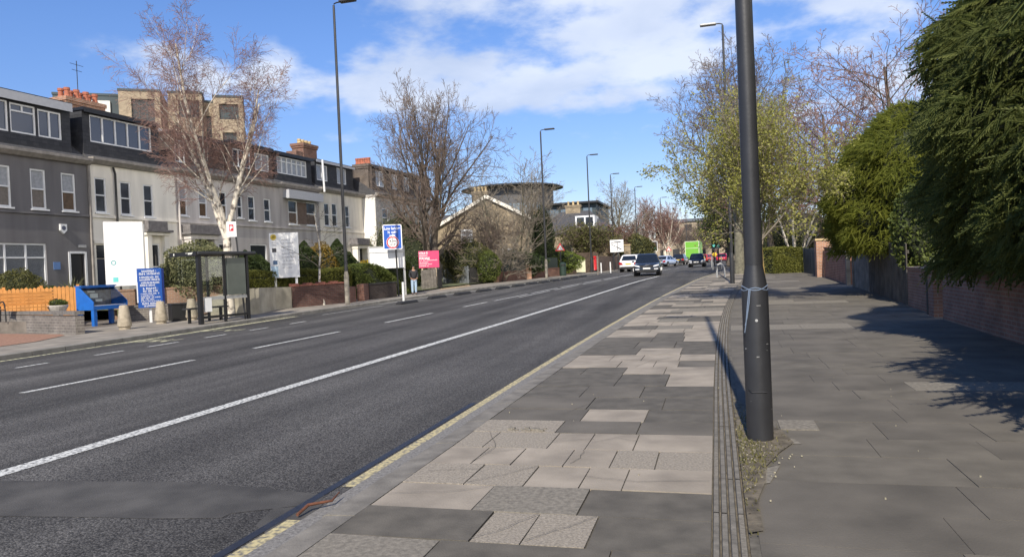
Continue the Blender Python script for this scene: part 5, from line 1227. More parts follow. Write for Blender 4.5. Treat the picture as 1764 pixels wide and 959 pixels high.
# ------------------------------------------------------------------ vehicles
M_tyre = mat('tyre_rubber', (.015, .015, .015), .8, .1); M_rim = mat('alloy_rim', (.22, .22, .23), .45, .05, metal=.8)
M_cgl = glassmat('car_glass', (.012, .016, .022), .03, .8)
M_lampw = mat('headlamp_lens', (.75, .77, .8), .1, 0, spec=.9); M_lampr = mat('tail_lamp_lens', (.4, .01, .015), .15, 0, spec=.8)
M_plw = paint('plate_white', (.75, .75, .73), .4); M_ply = paint('plate_yellow', (.7, .5, .05), .4); M_trim = paint('black_trim', (.014, .014, .015), .5)
def body_paint(n, c, metal=.0): 
    m = mat(n, c, .28, .04, 3, metal=metal); m.node_tree.nodes['Principled BSDF'].inputs['Coat Weight'].default_value = .6; return m
def car(label, p, rz, col, kind='suv', name='parked_car', cat='car', detail=True):
    S_ = dict(suv=(4.7, .95, 1.02, 1.64, .36), hatch=(4.0, .86, .95, 1.5, .32), saloon=(4.5, .9, .92, 1.45, .33))[kind]
    L, w, zb, zr, wr = S_
    t = thing(name, label, cat, P3(p), rz)
    F, R = -L/2, L/2
    hood = zb-.02; nose = zb-.16
    st = [(F, .80*w, .34, nose-.22), (F+.07, .92*w, .24, nose-.02), (F+.35, w, .22, nose+.05), (F+.95, w, .24, hood), (F+1.5, w, .24, zb+.0), (0, w, .24, zb+.02), (R-1.0, w, .24, zb+.05), (R-.35, w*.99, .24, zb+.04 if kind != 'saloon' else zb+.06), (R-.08, .93*w, .28, zb-.02), (R, .82*w, .4, zb-.16)]
    m = MB(); n = 10
    for y, ww, z0, z1 in st:
        zm = z0+(z1-z0)*.55
        m.v += [(-ww*.85, y, z0), (-ww, y, z0+.12), (-ww*1.0, y, zm), (-ww*.965, y, z1-.05), (-ww*.82, y, z1), (ww*.82, y, z1), (ww*.965, y, z1-.05), (ww, y, zm), (ww, y, z0+.12), (ww*.85, y, z0)]
    for j in range(len(st)-1):
        for i in range(n): m.f.append((j*n+i, j*n+(i+1) % n, (j+1)*n+(i+1) % n, (j+1)*n+i)); m.m.append(0)
    m.f += [tuple(range(n))[::-1], tuple(range((len(st)-1)*n, len(st)*n))]; m.m += [0, 0]
    b = m.ob('body', col, t, True, sub=1)
    # greenhouse
    yb0, yt0 = {'suv': (F+1.25, F+2.0), 'hatch': (F+.85, F+1.65), 'saloon': (F+1.3, F+2.05)}[kind]
    yb1, yt1 = {'suv': (R-.22, R-.62), 'hatch': (R-.2, R-.55), 'saloon': (R-.62, R-1.25)}[kind]
    wb, wt = w*.93, w*.72; z0, z1 = zb-.03, zr
    q = [(-wb, yb0, z0), (wb, yb0, z0), (wb, yb1, z0), (-wb, yb1, z0), (-wt, yt0, z1-.05), (wt, yt0, z1-.05), (wt, yt1, z1-.06), (-wt, yt1, z1-.06)]
    tp = [(-wt*.75, yt0+.18, z1), (wt*.75, yt0+.18, z1), (wt*.75, yt1-.15, z1-.01), (-wt*.75, yt1-.15, z1-.01)]
    g = MB().add(q+tp, [(0, 1, 5, 4), (1, 2, 6, 5), (2, 3, 7, 6), (3, 0, 4, 7), (4, 5, 9, 8), (5, 6, 10, 9), (6, 7, 11, 10), (7, 4, 8, 11), (8, 9, 10, 11)])
    rf = g.ob('cabin', col, t, False)
    Q = [Vector(v) for v in q]
    def pane(name, a, b_, c, d, fu=(.06, .94), fv=(.08, .9), m_=M_cgl):
        nrm = (b_-a).cross(d-a).normalized()*.006
        f = lambda u, v: (a*(1-u)+b_*u)*(1-v)+(d*(1-u)+c*u)*v+nrm
        return MB().add([f(fu[0], fv[0]), f(fu[1], fv[0]), f(fu[1], fv[1]), f(fu[0], fv[1])], [(0, 1, 2, 3)]).ob(name, m_, t)
    pane('windscreen', Q[0], Q[1], Q[5], Q[4], (.05, .95), (.05, .93)); pane('rear_window', Q[2], Q[3], Q[7], Q[6], (.08, .92), (.15, .9))
    for a, b_, c, d in ((1, 2, 6, 5), (3, 0, 4, 7)):
        pane('side_window', Q[a], Q[b_], Q[c], Q[d], (.06, .47), (.1, .88)); pane('side_window', Q[a], Q[b_], Q[c], Q[d], (.52, .92), (.1, .88))
    for y in (F+.85, R-.85):
        for sx in (-1, 1):
            x = sx*(w-.1)
            MB().tube([(sx*(w-.3), y, wr+.01), (sx*(w+.006), y, wr+.01)], wr+.055, 20).ob('wheel_arch', M_trim, b)
            wh = MB().tube([(x-.1, y, wr), (x-.09, y, wr), (x+.09, y, wr), (x+.12, y, wr)] if sx > 0 else [(x-.12, y, wr), (x-.09, y, wr), (x+.09, y, wr), (x+.1, y, wr)], [wr*.85, wr, wr, wr*.85], 20).ob('wheel', M_tyre, t)
            r_ = MB().disc((x+sx*.123, y, wr), wr*.66, (sx, 0, 0), 18); 
            for k in range(5):
                a = k*2*PI/5; r_.bar((x+sx*.124, y, wr), (x+sx*.124, y+wr*.62*math.cos(a), wr+wr*.62*math.sin(a)), .012, .07)
            r_.ob('rim', M_rim, wh)
    yF = F-.015
    MB().box(-w*.5, w*.5, yF, F+.1, .62, nose-.1).ob('grille', M_trim, t)
    MB().box(-w*.75, w*.75, yF+.005, F+.12, .3, .45).ob('lower_grille', M_trim, t)
    for sx in (-1, 1):
        MB().prism([(sx*w*.54, nose-.2), (sx*w*.9, nose-.12), (sx*w*.93, nose-.03), (sx*w*.56, nose-.1)], F-.0, F+.3, 'y').ob('headlight', M_lampw, t)
        MB().prism([(sx*w*.55, zb-.32), (sx*w*.93, zb-.3), (sx*w*.93, zb-.08), (sx*w*.62, zb-.14)], R-.2, R+.008, 'y').ob('tail_light', M_lampr, t)
        MB().box(min(sx*w, sx*(w+.17)), max(sx*w, sx*(w+.17)), yb0+.3, yb0+.42, zb+.0, zb+.14).ob('mirror', col, t, bevel=.02)
        MB().box(min(sx*w*.55, sx*w*.85), max(sx*w*.55, sx*w*.85), yF, F+.05, .47, .54).ob('fog_lamp', M_lampw, t)
    MB().box(-.26, .26, yF-.02, yF-.001, .5, .61).ob('front_plate', M_plw, t)
    MB().box(-.26, .26, R+.002, R+.02, zb-.3, zb-.19).ob('rear_plate', M_ply, t)
    MB().box(-w*.8, w*.8, R-.05, R+.006, .32, .5).ob('rear_bumper', M_trim, t)
    if kind == 'suv':
        for sx in (-1, 1): MB().tube([(sx*wt*.92, yt0+.3, z1+.03), (sx*wt*.92, yt1-.2, z1+.03)], .02, 6).ob('roof_rail', M_rim, t)
    return t
def roadp(px, py, d=None):
    p = at(px, py, -.08) if d is None else P(px, py, d); p.z = zp(p.y)-.078; return p
def head(y): return -math.atan2(cx(y+4)-cx(y-4), 8)
p = roadp(1112, 475.5); p.y += 2.2
v = car('dark blue-grey estate car driving towards the camera on the centre of the road', p, head(p.y)+rad(9), body_paint('paint_slate_blue', (.03, .04, .058), .4), 'suv', 'moving_car')
bd = MB().disc((0, -2.385, .80), .07, (0, -1, 0), 16, 0, .05).bar((-.25, -2.38, .68), (.25, -2.38, .86), .01, .035); bd.ob('badge', M_rim, v)
p = roadp(1201, 460); p.y += 1.8
car('small black hatchback driving towards the camera', p, head(p.y)+rad(4), body_paint('paint_black', (.012, .012, .015), .2), 'hatch', 'moving_car')
p = roadp(1088, 468.2); p.y += 2.2
car('white car half hidden behind the dark oncoming estate car', p, head(p.y)+PI, body_paint('paint_white', (.75, .75, .75)), 'suv', 'moving_car')
p = roadp(1146, 459.5); p.y += 2
car('pale silver-blue saloon seen from behind', p, head(p.y)+PI-rad(14), body_paint('paint_silver_blue', (.42, .5, .66), .2), 'saloon', 'moving_car')
p = roadp(1171, 455.8, 108); p.y += 2
car('black tall car seen from behind, left of the green van', p, head(p.y)+PI, body_paint('paint_dark_brown', (.02, .018, .018), .2), 'suv', 'moving_car')
p = roadp(1219, 448, 138)
car('bright red car beyond the black hatchback', p, head(p.y)+PI-rad(20), body_paint('paint_red', (.5, .03, .025)), 'hatch', 'moving_car')
p = roadp(1245, 452.5, 112)
car('crimson car seen from behind under the pair of traffic lights', p, head(p.y)+PI, body_paint('paint_crimson', (.33, .012, .05)), 'saloon', 'moving_car')
p = roadp(1197, 450, 128)
t = thing('box_van', 'bright green box van seen from behind', 'van', P3(p), head(p.y)+PI)
M_vg = paint('van_green', (.16, .42, .05), .4)
vb = MB().box(-1.15, 1.15, -1.6, 2.9, .75, 3.75).ob('cargo_box', M_vg, t, bevel=.04)
MB().box(-1.17, -1.08, 2.85, 2.93, .75, 3.77).box(1.08, 1.17, 2.85, 2.93, .75, 3.77).box(-1.07, 1.07, 2.85, 2.93, 3.68, 3.77).box(-1.07, 1.07, 2.905, 2.92, 2.55, 2.62).ob('rear_frame', paint('pale_green_white', (.6, .7, .5), .5), vb)
MB().prism([(-1.62, .5), (-3.4, .5), (-3.45, 1.3), (-2.9, 2.3), (-1.62, 2.4)], -1.0, 1.0, 'x').ob('cab', M_vg, t); MB().box(-1.1, 1.1, -1.6, 2.8, .45, .74).ob('chassis', M_trim, t)
for x in (-.95, .95):
    for y in (-2.4, 1.8): MB().tube([(x-.13, y, .42), (x+.13, y, .42)], .42, 16).ob('wheel', M_tyre, t)
    MB().box(x-.12, x+.12, 2.9, 2.94, .55, .7).ob('tail_light', M_lampr, t)

# ------------------------------------------------------------------ trees
def tubes_mesh(name, lines, m_, parent, taper_sides=(6, 4, 3), smooth=True):
    groups = {}
    for pts, rs in lines:
        r = max(rs); n = taper_sides[0] if r > .06 else (taper_sides[1] if r > .02 else taper_sides[2])
        if r > .15: n = 10
        groups.setdefault((len(pts), n), []).append((pts, rs))
    Vs = []; Fs = []; o = 0
    for (k, n), ls in groups.items():
        Pn = np.array([a for a, _ in ls]); Rn = np.array([b for _, b in ls]); m = len(ls)
        D = np.empty_like(Pn); D[:, 1:-1] = Pn[:, 2:]-Pn[:, :-2]; D[:, 0] = Pn[:, 1]-Pn[:, 0]; D[:, -1] = Pn[:, -1]-Pn[:, -2]
        D /= np.linalg.norm(D, axis=2, keepdims=True)+1e-9
        up = np.where(np.abs(D[..., 2:3]) < .9, np.array([0, 0, 1.]), np.array([1., 0, 0]))
        A = np.cross(D, up); A /= np.linalg.norm(A, axis=2, keepdims=True)+1e-9; B = np.cross(A, D)
        th = 2*PI*np.arange(n)/n
        V = Pn[:, :, None]+(A[:, :, None]*np.cos(th)[:, None]+B[:, :, None]*np.sin(th)[:, None])*Rn[:, :, None, None]
        i = np.arange(m)[:, None, None]*(k*n)+np.arange(k-1)[None, :, None]*n+np.arange(n)[None, None, :]
        j = np.arange(m)[:, None, None]*(k*n)+np.arange(k-1)[None, :, None]*n+((np.arange(n)+1) % n)[None, None, :]
        Fs.append(np.stack([i, j, j+n, i+n], -1).reshape(-1, 4)+o); Vs.append(V.reshape(-1, 3)); o += m*k*n
    return np_mesh(name, np.concatenate(Vs), [np.concatenate(Fs)], m_, parent, None, smooth)
def grow(R, out, p, d, L, r, lev, spec):
    """spec[lev]: n children, len ratio, angle, up pull, start, wander, segments, end radius ratio"""
    s = spec[lev]; ns = s['seg']; pts = [p]; rs = [r]; step = L/ns; dirs = [d]
    for i in range(ns):
        d = d+R.normal(0, s['wan'], 3)+np.array([0, 0, s['up']]); d = d/np.linalg.norm(d)
        p = p+d*step; pts.append(p); dirs.append(d); rs.append(max(r*(1-(1-s['end'])*(i+1)/ns), .004))
    out.setdefault(lev, []).append((pts, rs))
    if lev+1 >= len(spec): return
    c = spec[lev+1]; n = max(1, int(round(c['n']*(1 if lev == 0 else min(1.3, .35+.65*L/s['ref']))))); az = R.rand()*6.28
    for k in range(n):
        f = c['start']+(1-c['start'])*((k+R.rand()*.8)/n)**c.get('pow', 1); x = f*ns; i = min(int(x), ns-1); w = x-i
        q = pts[i]*(1-w)+pts[i+1]*w; dd = dirs[i+1]; rr = rs[i]*(1-w)+rs[i+1]*w
        az += 2.4+R.normal(0, .4)
        a = np.cross(dd, [0, 0, 1.] if abs(dd[2]) < .95 else [1., 0, 0]); a /= np.linalg.norm(a); b = np.cross(dd, a)
        side = a*math.cos(az)+b*math.sin(az); an = c['ang']+R.normal(0, .12)
        if 'ang2' in c: an = c['ang']*(1-f)+c['ang2']*f+R.normal(0, .12)
        nd_ = dd*math.cos(an)+side*math.sin(an)
        sh_ = c['shape'](f) if 'shape' in c else 1-.45*f
        l = (s['ref'] if lev == 0 else L)*c['len']*sh_*R.uniform(.75, 1.2)
        grow(R, out, q, nd_/np.linalg.norm(nd_), l, min(rr*c['rr'], rr*.95), lev+1, spec)
def tree(label, base, H, Wd, spec, bark, twig, seed, split=2, r0=None, name='bare_tree', lean=(0, 0), stems=1, spread=.25, minr=.007, group=None, rot=0, rs=1.0):
    R = np.random.RandomState(seed); out = {}; t = thing(name, label, 'tree', P3(base), 0, group)
    for s in range(stems):
        a = rot+2*PI*s/stems+R.rand()*.6; d = np.array([lean[0]+(spread*math.cos(a) if stems > 1 else 0), lean[1]+(spread*math.sin(a) if stems > 1 else 0), 1.0])
        o = np.array([.12*math.cos(a), .12*math.sin(a), -.1])*(stems > 1)+np.array([0, 0, -.1*(stems == 1)])
        grow(R, out, o, d/np.linalg.norm(d), spec[0]['ref'], r0 or spec[0]['r'], 0, spec)
    allp = np.concatenate([np.array(p) for l in out.values() for p, _ in l])
    z1 = np.percentile(allp[:, 2], 99.7); xr = (np.percentile(allp[:, 0], 99)-np.percentile(allp[:, 0], 1))
    sc = np.array([Wd/xr, Wd/xr, H/z1])
    def sclines(ls): return [([q*sc for q in p], [max(x*rs, minr) for x in r]) for p, r in ls]
    tubes_mesh('trunk', sum([sclines(out[k]) for k in out if k < split], []), bark, t)
    tubes_mesh('crown', sum([sclines(out[k]) for k in out if k >= split], []), twig, t)
    tips = np.array([(q*sc) for q in np.concatenate([np.array(p)[1:] for p, _ in out[max(out)]])])
    return t, tips
M_bark = mat('bark_brown', (.10, .082, .065), .95, .35, 6, bump=.6, bscale=14, detail=8)
M_barkg = mat('bark_grey_green', (.155, .145, .105), .95, .35, 6, bump=.6, bscale=14, detail=8)
M_barkr = mat('bark_red_brown', (.12, .075, .06), .95, .3, 6, bump=.4)
M_twig = mat('twigs_brown', (.16, .12, .095), .9, .3, 1.2)
M_twigp = mat('twigs_purple_brown', (.24, .145, .12), .9, .3, 1.0)
M_twigg = mat('twigs_grey', (.21, .18, .14), .9, .3, 1.0)
M_birch = mat('birch_bark', (.12, .10, .085), .8, .3, 5, col2=(.66, .6, .5), detail=7)
for n in M_birch.node_tree.nodes:
    if n.type == 'MAP_RANGE': n.inputs['From Min'].default_value = .36; n.inputs['From Max'].default_value = .52
def lv(n=0, len=.5, ang=.8, up=.02, start=.25, wan=.06, seg=5, end=.3, rr=.55, ref=4, **k): return dict(n=n, len=len, ang=ang, up=up, start=start, wan=wan, seg=seg, end=end, rr=rr, ref=ref, **k)
dome = lambda f: .55+.75*math.sin(PI*min(1, f*.85+.12))
def G(px, py, d, dz=.05): p = P(px, py, d); p.z = zp(p.y)+dz; return p
# birch behind the shelter: two white limbs from a low fork
bs = [lv(ref=3.4, r=.19, seg=5, wan=.02, end=.75, up=.0), lv(n=5, len=1.75, ang=.36, start=.8, up=.05, wan=.07, seg=7, end=.25, rr=.68, ref=5.5, shape=lambda f: 1), lv(n=9, len=.55, ang=.55, up=.05, start=.2, wan=.07, seg=6, end=.25, rr=.4, ref=2.8),
      lv(n=10, len=.5, ang=.6, up=.01, start=.15, wan=.1, seg=5, end=.4, rr=.5, ref=1.3), lv(n=10, len=.62, ang=.6, up=-.06, start=.15, wan=.14, seg=4, end=.6, rr=.6, ref=.7), lv(n=6, len=.6, ang=.6, up=-.1, start=.2, wan=.14, seg=3, end=.7, rr=.7)]
tree('tall white-barked birch tree with purple-brown twigs behind the bus shelter', G(394, 478, 28.2), 11.0, 5.0, bs, M_birch, M_twigp, 17, 3, name='birch_tree', minr=.0045)
# young birch
ys_ = [lv(ref=4, r=.07, seg=7, wan=.05, end=.2), lv(n=9, len=.3, ang=.7, up=.03, start=.3, wan=.08, seg=5, end=.3, rr=.4, ref=1.2), lv(n=6, len=.5, ang=.6, start=.2, wan=.1, seg=4, end=.5, rr=.5, ref=.6), lv(n=4, len=.5, ang=.6, up=-.05, start=.2, wan=.12, seg=3, end=.6, rr=.6)]
tree('slender young white birch in front of the clipped hedge', G(557, 490, 33.5), 4.6, 2.6, ys_, M_birch, M_twigg, 8, 1, name='birch_tree')
# large twin trunk tree
bt = [lv(ref=9, r=.33, seg=9, wan=.04, end=.25), lv(n=12, len=.62, ang=1.15, ang2=.35, up=.05, start=.2, wan=.07, seg=7, end=.25, rr=.5, ref=4.5, shape=lambda f: .75+.5*math.sin(PI*f)), lv(n=9, len=.5, ang=.75, up=.03, start=.2, wan=.1, seg=5, end=.3, rr=.5, ref=2.2),
      lv(n=7, len=.5, ang=.7, up=.02, start=.12, wan=.12, seg=4, end=.4, rr=.5, ref=1.1), lv(n=6, len=.55, ang=.65, up=.02, start=.15, wan=.14, seg=3, end=.6, rr=.6, ref=.55)]
tree('large bare spreading tree with rugged twin trunk behind the pink sale board', G(744, 480, 49), 13.9, 9.0, bt, M_bark, M_twig, 12, 2, stems=2, spread=.09, minr=.009)
# clump of pale upright stems
cl = [lv(ref=7, r=.12, seg=7, wan=.05, end=.2), lv(n=9, len=.5, ang=.5, up=.06, start=.2, wan=.07, seg=6, end=.25, rr=.5, ref=3), lv(n=8, len=.5, ang=.55, up=.04, start=.15, wan=.1, seg=4, end=.4, rr=.5, ref=1.5), lv(n=6, len=.5, ang=.6, up=.03, start=.15, wan=.13, seg=3, end=.5, rr=.6, ref=.7)]
tree('bare many-stemmed pale ash tree before the stone gable house', G(895, 474, 61), 10.3, 8.2, cl, M_barkg, M_twigg, 21, 1, stems=4, spread=.2, minr=.012)
tree('bare grey tree in front of the round-roofed building', G(925, 468, 68), 8.5, 6, cl, M_barkg, M_twigg, 22, 1, stems=3, spread=.18, minr=.01)
sh = [lv(ref=2.5, r=.05, seg=5, wan=.1, end=.3), lv(n=8, len=.6, ang=.7, up=.02, start=.1, wan=.12, seg=4, end=.3, rr=.6, ref=1.4), lv(n=8, len=.55, ang=.7, start=.1, wan=.15, seg=4, end=.4, rr=.6, ref=.7), lv(n=6, len=.55, ang=.7, start=.1, wan=.15, seg=3, end=.6, rr=.7, ref=.4), lv(n=3, len=.6, ang=.7, start=.1, wan=.15, seg=2, end=.6, rr=.7)]
tree('tangled leafless grey shrub before the stone gable house', G(862, 474, 53), 3.3, 5.0, sh, M_barkg, M_twigg, 31, 1, stems=6, spread=.6, name='bare_shrub', minr=.008)
tree('low tangled bare thorn tree before the stone gable house', G(842, 474, 57), 5.2, 6.0, sh, M_bark, M_twig, 33, 1, stems=5, spread=.45, minr=.009)
tree('bare beige ash tree spreading in front of the pale bargeboards', G(858, 474, 60), 8.6, 7.5, cl, M_barkg, M_twigg, 26, 1, stems=4, spread=.25, minr=.011)
# background bare trees
fd = [lv(ref=7, r=.3, seg=6, wan=.05, end=.3), lv(n=13, len=.55, ang=.95, ang2=.4, up=.05, start=.25, wan=.08, seg=5, end=.3, rr=.5, ref=3.6, shape=dome), lv(n=9, len=.5, ang=.75, up=.03, start=.15, wan=.1, seg=4, end=.3, rr=.55, ref=1.8), lv(n=8, len=.5, ang=.7, up=.02, start=.15, wan=.12, seg=3, end=.5, rr=.55, ref=.9), lv(n=4, len=.55, ang=.7, start=.15, wan=.14, seg=2, end=.6, rr=.6)]
for i, (px, d, top, wp, lb, bk, tw, st_) in enumerate([
   (1072, 108, 315, 90, 'broad bare tree behind the map sign', M_barkg, M_twigg, 1), (1035, 92, 385, 70, 'reddish bare tree left of the map sign', M_barkr, M_twigp, 1), (1118, 120, 345, 60, 'bare brown tree above the dark oncoming estate car', M_bark, M_twigp, 1),
   (1150, 118, 358, 62, 'bare tree with pale forked trunk above the silver-blue saloon', M_birch, M_twigp, 2), (1100, 112, 375, 50, 'low bare brown tree between two lamp posts', M_barkr, M_twigp, 1), (1178, 165, 395, 50, 'distant bare brown tree left of the green van', M_bark, M_twig, 1),
   (1208, 185, 385, 60, 'distant bare brown tree behind the green van', M_bark, M_twig, 1), (1232, 175, 388, 60, 'distant bare tree behind the traffic lights', M_barkr, M_twig, 1)]):
    p = G(px, 455, d); tree(lb, p, (455-top)*d/FPX*1.03+.5, wp*d/FPX*1.1, fd, bk, tw, 40+i, 2, stems=st_, spread=.16, minr=.013, rs=1.15, group='bare trees far along the road')
# right side: tall bare tree, garden tree, white stems, yellow-green street tree
tr_ = [lv(ref=10, r=.36, seg=9, wan=.04, end=.2), lv(n=20, len=.42, ang=1.2, ang2=.4, up=.07, start=.28, wan=.08, seg=6, end=.25, rr=.42, ref=3.8, shape=dome), lv(n=9, len=.5, ang=.75, up=.04, start=.2, wan=.1, seg=5, end=.3, rr=.5, ref=1.9), lv(n=8, len=.5, ang=.7, up=.03, start=.15, wan=.12, seg=4, end=.4, rr=.55, ref=1), lv(n=5, len=.5, ang=.65, start=.15, up=.02, wan=.14, seg=3, end=.6, rr=.6, ref=.5), lv(n=2, len=.6, ang=.6, start=.3, wan=.14, seg=2, end=.7, rr=.7)]
tree('tall bare tree with thick pale-barked trunk just left of the nearest lamp post', G(1275, 472, 47, 0), 14.3, 8.6, tr_, M_barkg, M_twig, 61, 2, minr=.009)
gt = [lv(ref=9, r=.26, seg=8, wan=.03, end=.25), lv(n=22, len=.6, ang=1.25, ang2=.75, up=.015, start=.3, wan=.09, seg=7, end=.2, rr=.42, ref=4.6, shape=lambda f: 1.1-.55*f), lv(n=12, len=.42, ang=.75, up=.02, start=.15, wan=.12, seg=5, end=.3, rr=.5, ref=1.9), lv(n=8, len=.5, ang=.75, up=.02, start=.15, wan=.14, seg=3, end=.4, rr=.55, ref=.9), lv(n=4, len=.45, ang=.7, start=.15, wan=.14, seg=2, end=.6, rr=.6)]
tree('bare garden tree with long level branches above the bright green conifer', G(1535, 470, 40), 14.2, 10.5, gt, M_bark, M_twigp, 71, 2, minr=.011)
tree('second bare garden tree with dark stems left of the bright green conifer', G(1450, 470, 44), 11.5, 9.5, gt, M_bark, M_twigp, 72, 2, minr=.011)
tree('bare tree with pale stems behind the far hedge', G(1375, 468, 52), 8.5, 7, cl, M_birch, M_twigg, 73, 1, stems=5, spread=.18, minr=.009)
tree('bare brown tree tall behind the yellow-green street tree', G(1330, 468, 58), 13.0, 9, tr_, M_bark, M_twigp, 74, 2, minr=.011)

# ------------------------------------------------------------------ foliage
def rot_rand(R, n, up_bias=0.0):
    a = R.normal(0, 1, (n, 3)); a[:, 2] += up_bias; a /= np.linalg.norm(a, axis=1, keepdims=True)
    b = np.cross(a, R.normal(0, 1, (n, 3))); b /= np.linalg.norm(b, axis=1, keepdims=True)
    return a, b, np.cross(a, b)
def leaves(name, pts, size, m_, parent, R, up=0.4, asp=.55):
    n = len(pts); a, b, c = rot_rand(R, n, up); s = size*R.uniform(.6, 1.35, (n, 1))
    V = np.stack([pts-b*s*.5, pts+c*s*asp*.5+a*s*.08, pts+b*s*.5, pts-c*s*asp*.5+a*s*.08], 1).reshape(-1, 3)
    return np_mesh(name, V, [np.arange(4*n).reshape(n, 4)], m_, parent)
def shell(R, n, f, jit=.12):
    """points near the surface of a shape given as f(unit vector) -> point"""
    d = R.normal(0, 1, (n, 3)); d /= np.linalg.norm(d, axis=1, keepdims=True); k = 1-np.abs(R.normal(0, jit, (n, 1)))
    lum = 1+.10*np.sin(d[:, :1]*5.1+1)*np.sin(d[:, 1:2]*6.3)+.07*np.sin(d[:, 2:3]*9+d[:, :1]*7)
    return f(d)*k*lum
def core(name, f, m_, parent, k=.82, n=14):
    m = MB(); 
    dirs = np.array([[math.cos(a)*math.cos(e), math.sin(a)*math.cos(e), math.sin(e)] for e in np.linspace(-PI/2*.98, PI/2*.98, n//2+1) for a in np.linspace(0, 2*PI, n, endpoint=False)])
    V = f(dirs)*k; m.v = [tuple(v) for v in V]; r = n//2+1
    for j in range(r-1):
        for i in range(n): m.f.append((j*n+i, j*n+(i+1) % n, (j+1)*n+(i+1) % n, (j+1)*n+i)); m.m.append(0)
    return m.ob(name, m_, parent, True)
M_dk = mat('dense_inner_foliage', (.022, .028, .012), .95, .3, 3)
def bush(label, p, rx, ry, rz, m_, n, size, seed, name='shrub', cat='shrub', group=None, sq=2.0, up=.4, jit=.1, stem=True, ang=0.0):
    R = np.random.RandomState(seed); t = thing(name, label, cat, P3(p), ang, group)
    def f(d):
        e = np.sign(d)*np.abs(d)**(2.0/sq) if sq != 2 else d
        if sq != 2: e = d/np.max(np.abs(d)**1, axis=1, keepdims=True)*.5+e*.5; 
        return e*np.array([rx, ry, rz])
    pts = shell(R, n, f, jit); pts = pts[pts[:, 2] > -rz*.97]+np.array([0, 0, rz]); o = leaves('foliage', pts, size, m_, t, R, up)
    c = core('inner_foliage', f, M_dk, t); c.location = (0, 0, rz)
    return t
def boxhedge(label, a, b, h, th, m_, n, size, seed, name='hedge', rough=.06):
    R = np.random.RandomState(seed); ang, L = along(a, b); t = thing(name, label, 'hedge', P3(a), ang)
    nf = int(n*.5); nt_ = int(n*.35); ne = n-nf-nt_
    pf = np.stack([R.uniform(0, L, nf), R.uniform(-.06, .05, nf), R.uniform(.0, h, nf)], 1); pt = np.stack([R.uniform(0, L, nt_), R.uniform(0, th, nt_), h+R.normal(0, .03, nt_)], 1); pe = np.stack([R.choice([0., L], ne)+R.uniform(-.04, .04, ne), R.uniform(0, th, ne), R.uniform(0, h, ne)], 1)
    pts = np.concatenate([pf, pt, pe]); pts[:, 2] += (b.z-a.z)*pts[:, 0]/max(L, .1)
    pts += np.stack([np.zeros(n), np.sin(pts[:, 0]*3.1+pts[:, 2]*4)*rough, np.sin(pts[:, 0]*2.3)*rough*(pts[:, 2] > h*.8)], 1)
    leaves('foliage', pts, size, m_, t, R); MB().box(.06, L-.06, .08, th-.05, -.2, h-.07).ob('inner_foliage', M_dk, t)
    return t
F_mid = leafmat('leaf_mid_green', (.065, .095, .022), (.175, .20, .05), .35); F_dark = leafmat('leaf_dark_green', (.024, .042, .015), (.07, .095, .03))
F_olive = leafmat('leaf_olive', (.07, .078, .025), (.17, .16, .06)); F_yel = leafmat('leaf_yellow', (.30, .21, .02), (.5, .38, .05)); F_gold = leafmat('leaf_golden', (.14, .10, .02), (.30, .2, .04))
F_vari = leafmat('leaf_variegated', (.09, .11, .045), (.26, .25, .13)); F_hedge = leafmat('leaf_hedge', (.12, .13, .028), (.26, .26, .06), .4); F_bright = leafmat('leaf_bright', (.09, .13, .02), (.2, .25, .045))
def GP(px, py, d, z=.1): p = P(px, py, d); p.z = z if d < 43 else zp(p.y)+.08; return p
bush('round bronze-topped clipped bush before the dark grey house', GP(32, 500, 29, .5), .92, .9, .9, F_olive, 9000, .075, 1)
bush('low yellow-green conifer bush beside the round clipped bush', GP(84, 497, 29, .75), .75, .6, .42, F_mid, 3500, .07, 2)
bush('low dark green bush at the left edge behind the orange fence', GP(6, 500, 28.5, .55), .5, .5, .5, F_dark, 2500, .07, 3)
R = np.random.RandomState(6); p = GP(124, 505, 29.2, .75); t = thing('phormium', 'spiky variegated grass-like plant behind the orange fence', 'plant', P3(p)); V = []; Fc = []
for k in range(70):
    a = R.rand()*6.28; l = R.uniform(.8, 1.5); b_ = R.uniform(.15, .75); o = np.array([R.normal(0, .08), R.normal(0, .08), 0]); dr = np.array([math.cos(a), math.sin(a), 0]); sd = np.array([-math.sin(a), math.cos(a), 0])*.035
    i0 = len(V)
    for q in np.linspace(0, 1, 5):
        c_ = o+dr*b_*l*q*q+np.array([0, 0, l*(q-.35*b_*q*q)]); w_ = sd*(1-q*.95); V += [c_-w_, c_+w_]
    Fc += [(i0+2*j, i0+2*j+1, i0+2*j+3, i0+2*j+2) for j in range(4)]
np_mesh('leaves', np.array(V), [np.array(Fc)], F_vari, t)
bush('trailing plant in the pale stone bowl', GP(100, 527, 25.9, .88), .3, .3, .12, F_mid, 500, .07, 5, 'potted_plant', 'plant')
bush('large dense mottled green shrub behind the bus shelter', GP(345, 500, 31.2, .6), 1.75, 1.3, 1.3, F_vari, 14000, .09, 7)
bush('dark shrub beside the stone porch', GP(296, 480, 34, .6), .6, .6, .9, F_dark, 3000, .09, 8)
h0, h1 = GP(424, 505, 31.6, .5), GP(606, 498, 37.2, .5)
boxhedge('long clipped green hedge behind the white information board', h0, h1, 1.32, 1.3, F_hedge, 26000, .07, 9)
boxhedge('overgrown rough green hedge before the wide white sign board', on(606, 517)+Vector((.0, .9, 0)), on(706, 506)+Vector((0, .7, 0)), 1.62, 1.2, F_mid, 20000, .08, 10, rough=.14)
